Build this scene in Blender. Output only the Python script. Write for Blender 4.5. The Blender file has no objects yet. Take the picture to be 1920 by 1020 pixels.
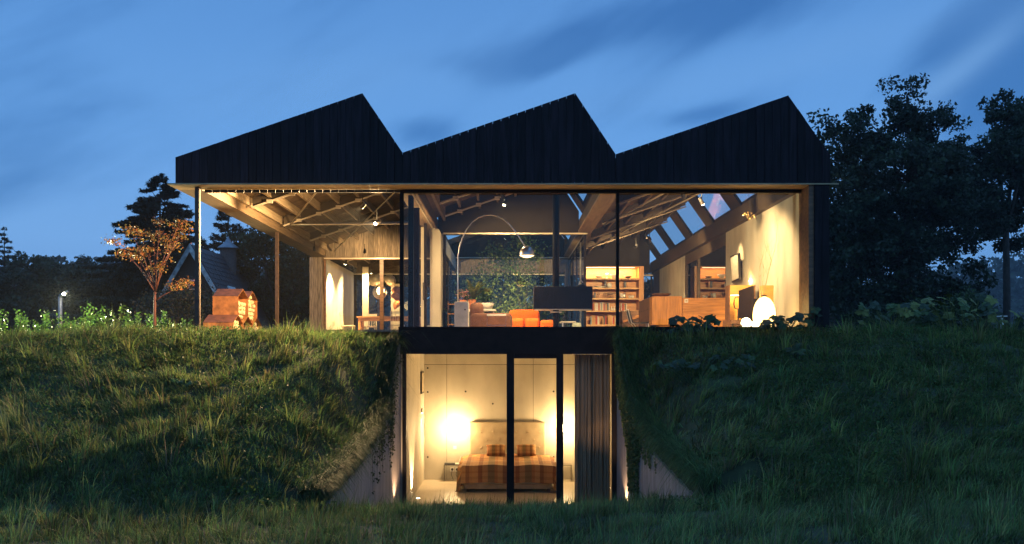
import bpy, math, random
import numpy as np
from mathutils import Vector, Matrix
random.seed(7); RNG = np.random.default_rng(11)
SC = bpy.context.scene
COL = SC.collection
PI = math.pi

# ------------------------------------------------------------------ camera
EYE = 2.94; CAMY = -18.0; F = 1800.0
cam = bpy.data.objects.new('camera', bpy.data.cameras.new('camera')); COL.objects.link(cam)
cam.location = (0, CAMY, EYE); cam.rotation_euler = (PI/2, 0, 0)
cam.data.sensor_width = 36; cam.data.lens = F/1920*36
cam.data.shift_x = 10/1920; cam.data.shift_y = 154/1920
cam.data.clip_end = 3000; cam.data.clip_start = .1
SC.camera = cam
SC.view_settings.view_transform = 'Standard'; SC.view_settings.look = 'None'
SC.view_settings.exposure = 0.0; SC.view_settings.gamma = 1
SC.view_settings.use_curve_mapping = False
SC.render.engine = 'CYCLES'
cy = SC.cycles
cy.use_denoising = True; cy.transparent_max_bounces = 24; cy.max_bounces = 7
cy.diffuse_bounces = 3; cy.glossy_bounces = 4; cy.transmission_bounces = 6
cy.caustics_reflective = False; cy.caustics_refractive = False
cy.sample_clamp_indirect = 4.0; cy.blur_glossy = 0.5
try: cy.use_light_tree = True
except Exception: pass

# ------------------------------------------------------------------ world: dusk sky
W = bpy.data.worlds.new('World'); SC.world = W; W.use_nodes = True
nt = W.node_tree; nt.nodes.clear()
def N(nt, t, **kw):
    n = nt.nodes.new(t)
    for k, v in kw.items(): setattr(n, k, v)
    return n
out = N(nt, 'ShaderNodeOutputWorld'); bg = N(nt, 'ShaderNodeBackground')
tc = N(nt, 'ShaderNodeTexCoord'); sep = N(nt, 'ShaderNodeSeparateXYZ')
nt.links.new(tc.outputs['Generated'], sep.inputs[0])
ramp = N(nt, 'ShaderNodeValToRGB')
mr = N(nt, 'ShaderNodeMapRange'); mr.inputs[1].default_value = -0.05; mr.inputs[2].default_value = 0.95
nt.links.new(sep.outputs[2], mr.inputs[0]); nt.links.new(mr.outputs[0], ramp.inputs[0])
cr = ramp.color_ramp
cr.elements[0].position = 0.0; cr.elements[0].color = (.055, .150, .360, 1)
cr.elements[1].position = 1.0; cr.elements[1].color = (.078, .200, .430, 1)
for p, c in ((.06, (.098, .215, .430, 1)), (.16, (.106, .248, .485, 1)), (.27, (.074, .205, .445, 1)),
             (.40, (.056, .165, .385, 1)), (.6, (.080, .205, .440, 1))):
    e = cr.elements.new(p); e.color = c
# long-exposure clouds: a streaked noise in azimuth and elevation, denser in a few banks
def MA(op, a, b=None, c=None):
    n = N(nt, 'ShaderNodeMath', operation=op)
    for k, v in enumerate((a, b, c)):
        if v is None: continue
        if isinstance(v, (int, float)): n.inputs[k].default_value = v
        else: nt.links.new(v, n.inputs[k])
    return n.outputs[0]
az = MA('ARCTAN2', sep.outputs[0], sep.outputs[1]); el = MA('ARCSINE', sep.outputs[2])
cmb = N(nt, 'ShaderNodeCombineXYZ'); nt.links.new(az, cmb.inputs[0]); nt.links.new(el, cmb.inputs[1])
def streak(rot, sc, loc, scale, detail, rough, dist):
    mp = N(nt, 'ShaderNodeMapping'); mp.vector_type = 'TEXTURE'
    mp.inputs['Rotation'].default_value = (0, 0, math.radians(rot)); mp.inputs['Scale'].default_value = sc; mp.inputs['Location'].default_value = loc
    nt.links.new(cmb.outputs[0], mp.inputs[0])
    n = N(nt, 'ShaderNodeTexNoise'); n.inputs['Scale'].default_value = scale; n.inputs['Detail'].default_value = detail
    n.inputs['Roughness'].default_value = rough; n.inputs['Distortion'].default_value = dist
    nt.links.new(mp.outputs[0], n.inputs[0]); return n.outputs[0]
f1 = streak(24, (3.2, 1, 1), (.3, .1, 0), 9, 4, .5, .3)
f2 = streak(30, (4.5, 1, 1), (1.3, .7, 0), 16, 5, .55, .2)
field = MA('MULTIPLY_ADD', f2, .45, MA('MULTIPLY', f1, .6))
def bank(px, py, wx, wy, rot, amp):
    a0 = math.atan((px-950)/1800); e0 = math.atan((664-py)/1800*math.cos(a0))
    mp = N(nt, 'ShaderNodeMapping'); mp.vector_type = 'TEXTURE'; mp.inputs['Location'].default_value = (a0, e0, 0)
    mp.inputs['Rotation'].default_value = (0, 0, math.radians(rot)); mp.inputs['Scale'].default_value = (wx/1800, wy/1800, 1)
    nt.links.new(cmb.outputs[0], mp.inputs[0])
    ln = N(nt, 'ShaderNodeVectorMath', operation='LENGTH'); nt.links.new(mp.outputs[0], ln.inputs[0])
    r2 = MA('MULTIPLY', ln.outputs['Value'], ln.outputs['Value'])
    return MA('MULTIPLY', MA('EXPONENT', MA('MULTIPLY', r2, -1)), amp)
cov = None
for b_ in ((1340, 20, 280, 60, 6, .33), (1030, 105, 110, 40, 22, .30), (1890, 190, 130, 110, 35, .36), (1880, 20, 170, 60, 20, .24),
           (800, 245, 90, 30, 0, .22), (1310, 215, 80, 18, 8, .2), (870, 120, 90, 30, 0, .12), (20, -60, 420, 110, 12, .16), (2500, 100, 500, 200, 20, .25), (-700, 150, 500, 150, -10, .25), (900, -500, 900, 260, 10, .25)):
    v_ = bank(*b_); cov = v_ if cov is None else MA('ADD', cov, v_)
tot = MA('ADD', field, cov)
mrc = N(nt, 'ShaderNodeMapRange'); mrc.interpolation_type = 'SMOOTHSTEP'; mrc.inputs[1].default_value = .55; mrc.inputs[2].default_value = .86
nt.links.new(tot, mrc.inputs[0])
mulc = N(nt, 'ShaderNodeMixRGB', blend_type='MULTIPLY'); nt.links.new(mrc.outputs[0], mulc.inputs[0])
nt.links.new(ramp.outputs[0], mulc.inputs[1]); mulc.inputs[2].default_value = (.38, .56, .68, 1)
veil = bank(1800, 130, 130, 26, 34, .9); veil = MA('ADD', veil, bank(1500, 110, 420, 40, 10, .35)); veil = MA('ADD', veil, bank(650, 160, 420, 70, 8, .3))
vv = MA('MULTIPLY', veil, MA('MULTIPLY', f2, 1.1))
mixv = N(nt, 'ShaderNodeMixRGB'); mixv.inputs[2].default_value = (.115, .250, .47, 1)
nt.links.new(vv, mixv.inputs[0]); nt.links.new(mulc.outputs[0], mixv.inputs[1])
# a share of physical twilight sky, sun just under the horizon behind the camera
sky = N(nt, 'ShaderNodeTexSky'); sky.sky_type = 'NISHITA'; sky.sun_disc = False
sky.sun_elevation = math.radians(-2.5); sky.sun_rotation = math.radians(200)
skm = N(nt, 'ShaderNodeMixRGB', blend_type='ADD'); skm.inputs[0].default_value = .05
nt.links.new(mixv.outputs[0], skm.inputs[1]); nt.links.new(sky.outputs[0], skm.inputs[2])
nt.links.new(skm.outputs[0], bg.inputs[0]); bg.inputs[1].default_value = 1.8
nt.links.new(bg.outputs[0], out.inputs[0])

# ------------------------------------------------------------------ materials
MATS = {}
def mat(name, col=(.5, .5, .5), rough=.6, metal=0, var=.15, scale=4, stretch=(1, 1, 1), bump=.0, bscale=None, col2=None, spec=None, detail=5):
    if name in MATS: return MATS[name]
    m = bpy.data.materials.new(name); m.use_nodes = True; n = m.node_tree; b = n.nodes['Principled BSDF']
    b.inputs['Roughness'].default_value = rough; b.inputs['Metallic'].default_value = metal
    if spec is not None: b.inputs['Specular IOR Level'].default_value = spec
    t = N(n, 'ShaderNodeTexCoord'); mp = N(n, 'ShaderNodeMapping'); mp.inputs['Scale'].default_value = stretch
    n.links.new(t.outputs['Object'], mp.inputs[0])
    no = N(n, 'ShaderNodeTexNoise'); no.inputs['Scale'].default_value = scale; no.inputs['Detail'].default_value = detail
    n.links.new(mp.outputs[0], no.inputs[0])
    oi = N(n, 'ShaderNodeObjectInfo')
    r = N(n, 'ShaderNodeValToRGB')
    c2 = col2 or tuple(max(0, c*(1-2*var)) for c in col)
    c1 = tuple(min(1, c*(1+var)) for c in col)
    r.color_ramp.elements[0].position = .3; r.color_ramp.elements[0].color = (*c2, 1)
    r.color_ramp.elements[1].position = .7; r.color_ramp.elements[1].color = (*c1, 1)
    n.links.new(no.outputs[0], r.inputs[0])
    hs = N(n, 'ShaderNodeHueSaturation')
    v = N(n, 'ShaderNodeMapRange'); v.inputs[3].default_value = 1-var*.8; v.inputs[4].default_value = 1+var*.8
    n.links.new(oi.outputs['Random'], v.inputs[0]); n.links.new(v.outputs[0], hs.inputs['Value'])
    n.links.new(r.outputs[0], hs.inputs['Color']); n.links.new(hs.outputs[0], b.inputs['Base Color'])
    if bump:
        bn = N(n, 'ShaderNodeBump'); bn.inputs['Strength'].default_value = bump; bn.inputs['Distance'].default_value = .02
        nb = N(n, 'ShaderNodeTexNoise'); nb.inputs['Scale'].default_value = bscale or scale*3; nb.inputs['Detail'].default_value = 4
        n.links.new(mp.outputs[0], nb.inputs[0]); n.links.new(nb.outputs[0], bn.inputs['Height'])
        n.links.new(bn.outputs[0], b.inputs['Normal'])
    MATS[name] = m; return m
def emit(name, col, strength):
    if name in MATS: return MATS[name]
    m = bpy.data.materials.new(name); m.use_nodes = True; n = m.node_tree; n.nodes.clear()
    o = N(n, 'ShaderNodeOutputMaterial'); e = N(n, 'ShaderNodeEmission')
    e.inputs[0].default_value = (*col, 1); e.inputs[1].default_value = strength
    n.links.new(e.outputs[0], o.inputs[0]); MATS[name] = m; return m
def glassmat(name, tint=(.93, .96, .95), f=1.0, rough=0.0):
    m = bpy.data.materials.new(name); m.use_nodes = True; n = m.node_tree; n.nodes.clear()
    o = N(n, 'ShaderNodeOutputMaterial'); tr = N(n, 'ShaderNodeBsdfTransparent'); gl = N(n, 'ShaderNodeBsdfGlossy')
    tr.inputs[0].default_value = (*tint, 1); gl.inputs['Roughness'].default_value = rough
    fr = N(n, 'ShaderNodeFresnel'); fr.inputs[0].default_value = 1.45
    mu = N(n, 'ShaderNodeMath', operation='MULTIPLY'); mu.inputs[1].default_value = f
    mx = N(n, 'ShaderNodeMixShader'); n.links.new(fr.outputs[0], mu.inputs[0]); n.links.new(mu.outputs[0], mx.inputs[0])
    n.links.new(tr.outputs[0], mx.inputs[1]); n.links.new(gl.outputs[0], mx.inputs[2]); n.links.new(mx.outputs[0], o.inputs[0])
    MATS[name] = m; return m
def leafmat(name, trans=.25, rough=.55, spec=.3):
    m = bpy.data.materials.new(name); m.use_nodes = True; n = m.node_tree; b = n.nodes['Principled BSDF']
    at = N(n, 'ShaderNodeAttribute'); at.attribute_name = 'Col'
    n.links.new(at.outputs[0], b.inputs['Base Color']); b.inputs['Roughness'].default_value = rough
    b.inputs['Specular IOR Level'].default_value = spec
    tl = N(n, 'ShaderNodeBsdfTranslucent'); n.links.new(at.outputs[0], tl.inputs[0])
    mx = N(n, 'ShaderNodeMixShader'); mx.inputs[0].default_value = trans
    n.links.new(b.outputs[0], mx.inputs[1]); n.links.new(tl.outputs[0], mx.inputs[2])
    n.links.new(mx.outputs[0], n.nodes['Material Output'].inputs[0]); MATS[name] = m; return m

M_black = mat('charred_timber', (.015, .010, .015), .7, spec=.22, var=.45, scale=3, stretch=(9, 9, .5), bump=.3)
M_blacksteel = mat('black_steel', (.018, .013, .011), .55, .0, var=.2, scale=6, spec=.12)
M_rust = mat('painted_brown_steel', (.05, .03, .022), .4, .3, var=.3, scale=9)
M_conc = mat('cast_concrete', (.50, .46, .38), .72, var=.10, scale=2.2, stretch=(1, 1, .55), bump=.12, bscale=25)
M_conc2 = mat('retaining_concrete', (.36, .31, .28), .8, var=.16, scale=3, stretch=(2.5, 2.5, .35), bump=.2, bscale=14)
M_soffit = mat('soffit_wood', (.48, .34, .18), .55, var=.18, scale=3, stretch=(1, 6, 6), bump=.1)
M_ceil = mat('ceiling_plywood', (.125, .085, .05), .7, var=.25, scale=2.5, stretch=(1, 4, 1), bump=.1)
M_gw = mat('dark_wall', (.030, .023, .017), .7, var=.1, spec=.2)
M_eave = mat('eave_timber', (.22, .145, .08), .6, var=.18, scale=4, stretch=(8, .5, 8), bump=.1)
M_flange = mat('column_edge', (.09, .05, .03), .5, var=.1)
M_purlind = mat('shaded_purlin', (.15, .11, .072), .65, var=.2, scale=4, stretch=(8, .5, 8))  # purlin timber again, shade of the indoor bays put into its colour
M_rodd = mat('shaded_steel', (.26, .20, .14), .5, .1, var=.06)  # pale steel again, darkened so the kitchen bay trusses look less lit
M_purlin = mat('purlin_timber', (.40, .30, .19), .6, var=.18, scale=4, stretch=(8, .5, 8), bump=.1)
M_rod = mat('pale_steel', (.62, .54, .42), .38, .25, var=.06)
M_weath = mat('weathered_boards', (.24, .18, .125), .75, var=.35, scale=5, stretch=(10, 10, .7), bump=.4)
M_taupe = mat('taupe_paint', (.075, .056, .040), .65, spec=.2, var=.08, scale=2)
M_cream = mat('cream_paint', (.60, .53, .40), .5, var=.06, scale=3)
M_floor = mat('screed_floor', (.46, .40, .32), .35, var=.1, scale=1.5)
M_oak = mat('oak_veneer', (.50, .215, .048), .42, var=.22, scale=3, stretch=(.7, 7, 7), bump=.06)
M_oakv = mat('oak_upright', (.48, .205, .045), .42, var=.22, scale=3, stretch=(7, 7, .7), bump=.06)
M_oakd2 = mat('smoked_oak', (.035, .02, .014), .6, var=.2, spec=.1)
M_oakd = mat('dark_oak', (.20, .095, .04), .45, var=.25, scale=3, stretch=(1, 6, 6), bump=.06)
M_glass = glassmat('window_glass', f=.95)
M_glassf = glassmat('front_glass', (.96, .97, .96), f=.5)
M_glassb = glassmat('dim_window_glass', (.5, .55, .6), f=2.2)
M_glassk = glassmat('skylight_glass', (.97, .98, 1), f=.2)
M_acryl = glassmat('acrylic', (.86, .86, .84), f=2.6, rough=.05)
M_chrome = mat('chrome', (.88, .85, .80), .36, 1, var=.03)
M_white = mat('white_paint', (.78, .76, .70), .45, var=.04)
M_marble = mat('white_marble', (.66, .62, .54), .35, var=.12, scale=5, col2=(.5, .47, .42))
M_orange = mat('orange_velvet', (.75, .15, .008), .85, var=.12, scale=5, bump=.25, bscale=30)
M_brownv = mat('brown_velvet', (.15, .062, .034), .85, var=.18, scale=5, bump=.25, bscale=30)
M_corten = mat('corten_steel', (.29, .11, .035), .85, .15, var=.25, scale=7, bump=.1)
M_corten_d = mat('corten_roof', (.11, .038, .024), .75, .15, var=.25, scale=7, bump=.1)
M_bark = mat('bark', (.045, .035, .028), .9, var=.3, scale=8, stretch=(1, 1, .3), bump=.5)
M_mbark = mat('maple_bark', (.19, .07, .05), .7, var=.2, scale=12, bump=.2)
M_log = mat('log_end', (.74, .60, .36), .8, var=.25, scale=20)
M_soil = mat('soil', (.034, .048, .018), .95, var=.3, scale=3, bump=.5)
M_leaf = leafmat('leaf_blades'); M_grass = leafmat('grass_blades', .42, .6, .22)
M_tile = mat('slate_tiles', (.045, .047, .055), .6, var=.3, scale=6)
M_bulb = emit('warm_bulb', (1, .78, .45), 45)
M_head = mat('linen_headboard', (.46, .38, .26), .9, var=.08, scale=6, bump=.2, bscale=60)
M_curt = mat('curtain_linen', (.44, .31, .20), .9, var=.12, scale=8, stretch=(1, 1, .2))
M_dark = mat('near_black', (.01, .009, .009), .5, var=.1)
M_zinc = mat('zinc', (.25, .27, .3), .45, .6, var=.1)

# ------------------------------------------------------------------ object helpers
ORI = {}
def props(o, label=None, cat=None, group=None, kind=None):
    if label: o['label'] = label
    if cat: o['category'] = cat
    if group: o['group'] = group
    if kind: o['kind'] = kind
    return o
def thing(name, loc, label, cat, group=None):
    o = bpy.data.objects.new(name, None); COL.objects.link(o); o.location = loc
    o.empty_display_size = .2
    ORI[o] = Vector(loc); return props(o, label, cat, group)
class MB:
    def __init__(s): s.v = []; s.f = []
    def add(s, vs, fs):
        k = len(s.v); s.v += [tuple(v) for v in vs]; s.f += [tuple(i+k for i in f) for f in fs]; return s
    def box(s, x0, x1, y0, y1, z0, z1):
        if x0 > x1: x0, x1 = x1, x0
        if y0 > y1: y0, y1 = y1, y0
        if z0 > z1: z0, z1 = z1, z0
        return s.add([(x0,y0,z0),(x1,y0,z0),(x1,y1,z0),(x0,y1,z0),(x0,y0,z1),(x1,y0,z1),(x1,y1,z1),(x0,y1,z1)],
                     [(0,3,2,1),(4,5,6,7),(0,1,5,4),(1,2,6,5),(2,3,7,6),(3,0,4,7)])
    def prism(s, poly, a, b, axis='y'):
        n = len(poly)
        def P(p, t): return (p[0], t, p[1]) if axis == 'y' else ((t, p[0], p[1]) if axis == 'x' else (p[0], p[1], t))
        return s.add([P(p, a) for p in poly]+[P(p, b) for p in poly],
                     [tuple(range(n)), tuple(reversed(range(n, 2*n)))]+[(i, i+n, (i+1) % n+n, (i+1) % n) for i in range(n)])
    def tube(s, pts, r, n=8, r2=None, cap=True):
        pts = [Vector(p) for p in pts]; k = len(s.v); m = len(pts); prev = None
        for i, p in enumerate(pts):
            d = (pts[min(i+1, m-1)]-pts[max(i-1, 0)]).normalized()
            a = d.orthogonal().normalized() if prev is None else (prev-d*prev.dot(d)).normalized()
            prev = a; b = d.cross(a)
            rr = r if r2 is None else (r+(r2-r)*i/max(1, m-1))
            if isinstance(r, (list, tuple)): rr = r[i]
            for j in range(n):
                t = 2*PI*j/n; s.v.append(tuple(p+(a*math.cos(t)+b*math.sin(t))*rr))
        for i in range(m-1):
            for j in range(n):
                s.f.append((k+i*n+j, k+i*n+(j+1) % n, k+(i+1)*n+(j+1) % n, k+(i+1)*n+j))
        if cap: s.f.append(tuple(k+j for j in reversed(range(n)))); s.f.append(tuple(k+(m-1)*n+j for j in range(n)))
        return s
    def lathe(s, prof, c, n=20, rot=None, sx=1):
        k = len(s.v); R = rot or Matrix.Identity(3); c = Vector(c)
        for (r, z) in prof:
            for j in range(n):
                t = 2*PI*j/n; s.v.append(tuple(c+R@Vector((r*math.cos(t)*sx, r*math.sin(t), z))))
        for i in range(len(prof)-1):
            for j in range(n):
                s.f.append((k+i*n+j, k+i*n+(j+1) % n, k+(i+1)*n+(j+1) % n, k+(i+1)*n+j))
        return s
    def ball(s, c, r, n=14, sz=1):
        return s.lathe([(max(1e-4, r*math.sin(PI*i/(n//2+1))), -r*sz*math.cos(PI*i/(n//2+1))) for i in range(n//2+2)], c, n)
    def build(s, name, m, parent=None, smooth=False, bevel=0, sub=0, ori=None):
        o0 = ORI[parent] if parent is not None else (Vector(ori) if ori else Vector((0, 0, 0)))
        me = bpy.data.meshes.new(name)
        me.from_pydata([tuple(Vector(v)-o0) for v in s.v], [], s.f)
        me.materials.append(m); me.update()
        if smooth: me.polygons.foreach_set('use_smooth', [True]*len(me.polygons))
        o = bpy.data.objects.new(name, me); COL.objects.link(o)
        if parent is not None: o.parent = parent
        else: o.location = o0
        ORI[o] = o0
        if bevel:
            b = o.modifiers.new('bevel', 'BEVEL'); b.width = bevel; b.segments = 2; b.limit_method = 'ANGLE'
        if sub:
            q = o.modifiers.new('sub', 'SUBSURF'); q.levels = sub; q.render_levels = sub
        return o
def B(name, m, parent, *b, **kw): return MB().box(*b).build(name, m, parent, **kw)
def np_mesh(name, V, quads=None, tris=None, col=None, m=None, parent=None, smooth=False, ori=None):
    me = bpy.data.meshes.new(name)
    nq = 0 if quads is None else len(quads); ntr = 0 if tris is None else len(tris)
    if ori is not None: V = V-np.array(ori)
    me.vertices.add(len(V)); me.vertices.foreach_set('co', np.ascontiguousarray(V, dtype=np.float32).ravel())
    me.loops.add(nq*4+ntr*3); me.polygons.add(nq+ntr)
    li = []; 
    if nq: li.append(quads.ravel())
    if ntr: li.append(tris.ravel())
    me.loops.foreach_set('vertex_index', np.concatenate(li).astype(np.int32))
    ls = np.concatenate([np.arange(nq)*4, nq*4+np.arange(ntr)*3]).astype(np.int32)
    me.polygons.foreach_set('loop_start', ls)
    me.update(calc_edges=True)
    if smooth: me.polygons.foreach_set('use_smooth', np.ones(nq+ntr, dtype=bool))
    if col is not None:
        a = me.color_attributes.new('Col', 'FLOAT_COLOR', 'POINT')
        c4 = np.ones((len(V), 4), dtype=np.float32); c4[:, :3] = col
        a.data.foreach_set('color', c4.ravel())
    me.materials.append(m)
    o = bpy.data.objects.new(name, me); COL.objects.link(o)
    if parent is not None: o.parent = parent
    elif ori is not None: o.location = ori
    ORI[o] = Vector(ori) if ori is not None else Vector((0, 0, 0))
    return o
def copy_tree(o, parent=None, label=None, dloc=None):
    c = o.copy(); COL.objects.link(c)
    if parent is not None: c.parent = parent
    if label: c['label'] = label
    if dloc is not None: c.location = Vector(o.location)+Vector(dloc)
    for ch in list(o.children): copy_tree(ch, c)
    return c
def P(px, py, Y):   # where a sight line meets depth Y
    t = (Y-CAMY)/F
    return Vector(((px-950)*t, Y, EYE+(664-py)*t))
def light(name, kind, loc, power, col=(1, .70, .38), parent=None, size=.05, aim=None, cone=90, blend=.6, sx=None, sy=None):
    l = bpy.data.lights.new(name, kind); l.energy = power*LK; l.color = col
    if kind in ('POINT', 'SPOT'): l.shadow_soft_size = size
    if kind == 'SPOT': l.spot_size = math.radians(cone); l.spot_blend = blend
    if kind == 'AREA':
        l.shape = 'RECTANGLE'; l.size = sx; l.size_y = sy
    o = bpy.data.objects.new(name, l); COL.objects.link(o)
    lw = Vector(loc)
    if parent is not None: o.parent = parent; o.location = lw-ORI[parent]
    else: o.location = lw
    if aim is not None: o.rotation_euler = (Vector(aim)-lw).to_track_quat('-Z', 'Y').to_euler()
    return o
WARM = (1, .55, .18); WARMW = (1, .66, .30); LK = 3.4

# ------------------------------------------------------------------ terrain
def interp(x, xs, ys): return np.interp(x, xs, ys)
EDZ = [3.25, 3.12, 2.52, 2.06, 1.70, 1.50, 1.38, 1.22, 1.22]
def fbm(x, y, seed=0):
    r = np.random.default_rng(seed); s = 0
    for k, (a, f) in enumerate(((.5, .35), (.28, .8), (.16, 1.7), (.08, 3.4))):
        for j in range(3):
            th = r.uniform(0, 2*PI); ph = r.uniform(0, 2*PI)
            s = s+a*np.sin((x*np.cos(th)+y*np.sin(th))*f*2+ph)/1.7
    return s
def hgt(x, y):
    x = np.asarray(x, float); y = np.asarray(y, float)
    front = interp(-y, [-.5, 0, 2, 4, 5.5, 7, 8.5, 10, 14, 19, 30], [-.06, -.05, .30, .62, .86, 1.09, 1.16, 1.24, 1.31, 1.35, 1.3])
    front = front+.06*fbm(x*1.2, y*1.2, 3)*np.clip(-y/3, 0, 1)+np.clip((x-1.3)/2.5, 0, 1)*.13*np.clip(-(y+1)/4, 0, 1)
    berm = interp(-y, [-2, .6, 1.3, 2.2, 4, 6, 8, 10, 14], [3.30, 3.28, 3.15, 2.88, 2.26, 1.72, 1.36, 1.30, 1.33])
    edge = interp(-y, [-.5, .35, .9, 1.5, 2.5, 3.6, 4.6, 6.2, 8], EDZ)
    edge = edge+np.where(x > 0, .13, 0)
    w = np.clip((np.abs(x)-2.05-.045*np.clip(-y, 0, 6))/1.0, 0, 1); w = w*w*(3-2*w)
    side = edge*(1-w)+berm*w
    side = side+.10*fbm(x*1.3, y*1.3, 5)*np.clip((-y+.2)/2, 0, 1)*np.clip(w*2+.2, 0, 1)
    side = side+.055*fbm(x*4.2, y*4.2, 17)*np.clip((-y-.3)/1.0, 0, 1)
    side = side-.055*np.clip(-x-7.0, 0, 8)
    side = np.where(y > 2, 3.28-.03*np.clip(-x-7.5, 0, 8), side)
    thr = np.where(y > -.02, 2.13, np.where(x < 0, 2.015, 2.095)+.045*np.clip(-y, 0, 6))
    inner = (np.abs(x) < thr) & (y < 4.75)
    h = np.where(inner, np.where(y > -.05, -.12, front), side)
    t = np.clip((-y-6.2)/1.5, 0, 1); t = t*t*(3-2*t)
    u = np.clip((np.abs(x)-thr)/1.1, 0, 1); u = u*u*(3-2*u)
    h = np.where((y < -6.2), front+(side-front)*(1-t)*u, h)
    return h
gx = np.unique(np.concatenate([np.linspace(-60, -12, 17), np.linspace(-12, -2.6, 64), np.linspace(-2.6, -2.0, 25), np.linspace(-2.0, 2.0, 22), np.linspace(2.0, 2.6, 25), np.linspace(2.6, 12, 64), np.linspace(12, 60, 17)]))
gy = np.unique(np.concatenate([np.linspace(-30, -14, 9), np.linspace(-14, 0, 110), np.linspace(0, 4.7, 10), [4.76], np.linspace(5.2, 60, 25)]))
GX, GY = np.meshgrid(gx, gy); GZ = hgt(GX, GY)
nx, ny = len(gx), len(gy)
idx = np.arange(nx*ny).reshape(ny, nx)
q = np.stack([idx[:-1, :-1], idx[:-1, 1:], idx[1:, 1:], idx[1:, :-1]], -1).reshape(-1, 4)
gr = np_mesh('ground', np.stack([GX, GY, GZ], -1).reshape(-1, 3), quads=q, m=M_soil, smooth=True)
props(gr, 'grassy earth mounded up against the house', None, None, 'structure'); 
# ground beyond, out to the horizon, rising to wooded hills on the far side
def far_h(x, y):
    d = np.hypot(x, y)
    h = 2.7+0*x
    hill = 26*np.exp(-((x+130)/120)**2-((y-330)/60)**2)+36*np.exp(-((x-250)/120)**2-((y-420)/70)**2)
    return h+np.where(y > 60, hill+1.2*fbm(x*.03, y*.03, 9), 0)
fx = np.linspace(-620, 620, 90); fy = np.linspace(-320, 620, 90)
FX, FY = np.meshgrid(fx, fy); FZ = far_h(FX, FY)
FZ = np.where((np.abs(FX) < 75) & (FY > -45) & (FY < 75), -1.2, FZ)
idx = np.arange(90*90).reshape(90, 90)
q = np.stack([idx[:-1, :-1], idx[:-1, 1:], idx[1:, 1:], idx[1:, :-1]], -1).reshape(-1, 4)
M_hill = mat('wooded_hill', (.035, .05, .03), .95, var=.3, scale=.15, bump=.5)
props(np_mesh('terrain', np.stack([FX, FY, FZ], -1).reshape(-1, 3), quads=q, m=M_hill, smooth=True), None, None, None, 'structure')

# ------------------------------------------------------------------ blades and leaves
def blades(root, ang, lean, length, width, col, segs=2, droop=1.0, name='grass', m=None, parent=None, tipcol=None):
    """curved tapering blades; lean = how far the tip is carried sideways (0 upright .. 1 flat)"""
    n = len(root); d = np.stack([np.cos(ang), np.sin(ang), np.zeros(n)], -1)
    s = np.stack([-np.sin(ang), np.cos(ang), np.zeros(n)], -1)
    tw = RNG.normal(0, .5, n)[:, None]; s = s*np.cos(tw)+d*np.sin(tw)
    ts = [0, .5, 1] if segs == 2 else [0, .35, .7, 1]
    V = []
    for i, t in enumerate(ts):
        out_ = (lean*length*(t**1.6))[:, None]*d
        up = (length*(t*np.sqrt(np.clip(1-lean**2*.6, .05, 1))-droop*lean*.42*t**3))[:, None]*np.array([0, 0, 1.])
        c = root+out_+up
        if t < 1:
            w = (width*(1-.55*t)*.5)[:, None]
            V += [c-s*w, c+s*w]
        else: V.append(c)
    k = len(V); V = np.stack(V, 1).reshape(-1, 3)
    base = (np.arange(n)*k)[:, None]
    if segs == 2:
        quads = base+np.array([[0, 1, 3, 2]]); tris = base+np.array([[2, 3, 4]])
    else:
        quads = np.concatenate([base+np.array([[0, 1, 3, 2]]), base+np.array([[2, 3, 5, 4]])]); tris = base+np.array([[4, 5, 6]])
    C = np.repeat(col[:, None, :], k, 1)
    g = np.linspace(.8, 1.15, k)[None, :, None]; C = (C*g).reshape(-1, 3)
    return V, quads, tris, C
def merge(parts):
    Vs, Qs, Ts, Cs, off = [], [], [], [], 0
    for V, q, t, C in parts:
        Vs.append(V); Cs.append(C)
        if q is not None and len(q): Qs.append(q+off)
        if t is not None and len(t): Ts.append(t+off)
        off += len(V)
    return np.concatenate(Vs), (np.concatenate(Qs) if Qs else None), (np.concatenate(Ts) if Ts else None), np.concatenate(Cs)
def pick(cols, n, jitter=.18):
    cols = np.array(cols); c = cols[RNG.integers(0, len(cols), n)]
    return np.clip(c*RNG.normal(1, jitter, (n, 1))*RNG.normal(1, .06, (n, 3)), .003, 1)
G_COLS = [(.105, .185, .058), (.088, .175, .060), (.130, .190, .062), (.072, .152, .056), (.155, .185, .070)]
DRY = [(.16, .135, .07), (.125, .105, .055), (.20, .17, .10)]
def leaf_cloud(cent, sizes, col, name=None, flat=.0, asp=.55):
    """diamond leaves with random facing at the given points"""
    n = len(cent)
    a = RNG.normal(0, 1, (n, 3)); a /= np.linalg.norm(a, axis=1)[:, None]
    b = RNG.normal(0, 1, (n, 3)); b[:, 2] *= (1-flat); b -= a*(a*b).sum(1)[:, None]; b /= np.linalg.norm(b, axis=1)[:, None]+1e-9
    L = sizes[:, None]
    V = np.stack([cent-a*L*.5, cent+b*L*asp*.5, cent+a*L*.5, cent-b*L*asp*.5], 1).reshape(-1, 3)
    q = (np.arange(n)*4)[:, None]+np.array([[0, 1, 2, 3]])
    return V, q, None, np.repeat(col, 4, 0)
def on_ground(x, y): return np.stack([x, y, hgt(x, y)-.02], -1)
def region_ok(x, y):
    ww = np.where(x < 0, 2.00, 2.08)+.045*np.clip(-y, 0, 6)
    inside = (np.abs(x) < ww+.02) & (y > -.25)
    wall = (np.abs(np.abs(x)-ww) < .045) & (y > -6.3) & (y < .3)
    house = (y > -.04) & (x > -6.2) & (x < 6.0)
    return ~(inside | wall | house)
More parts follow.
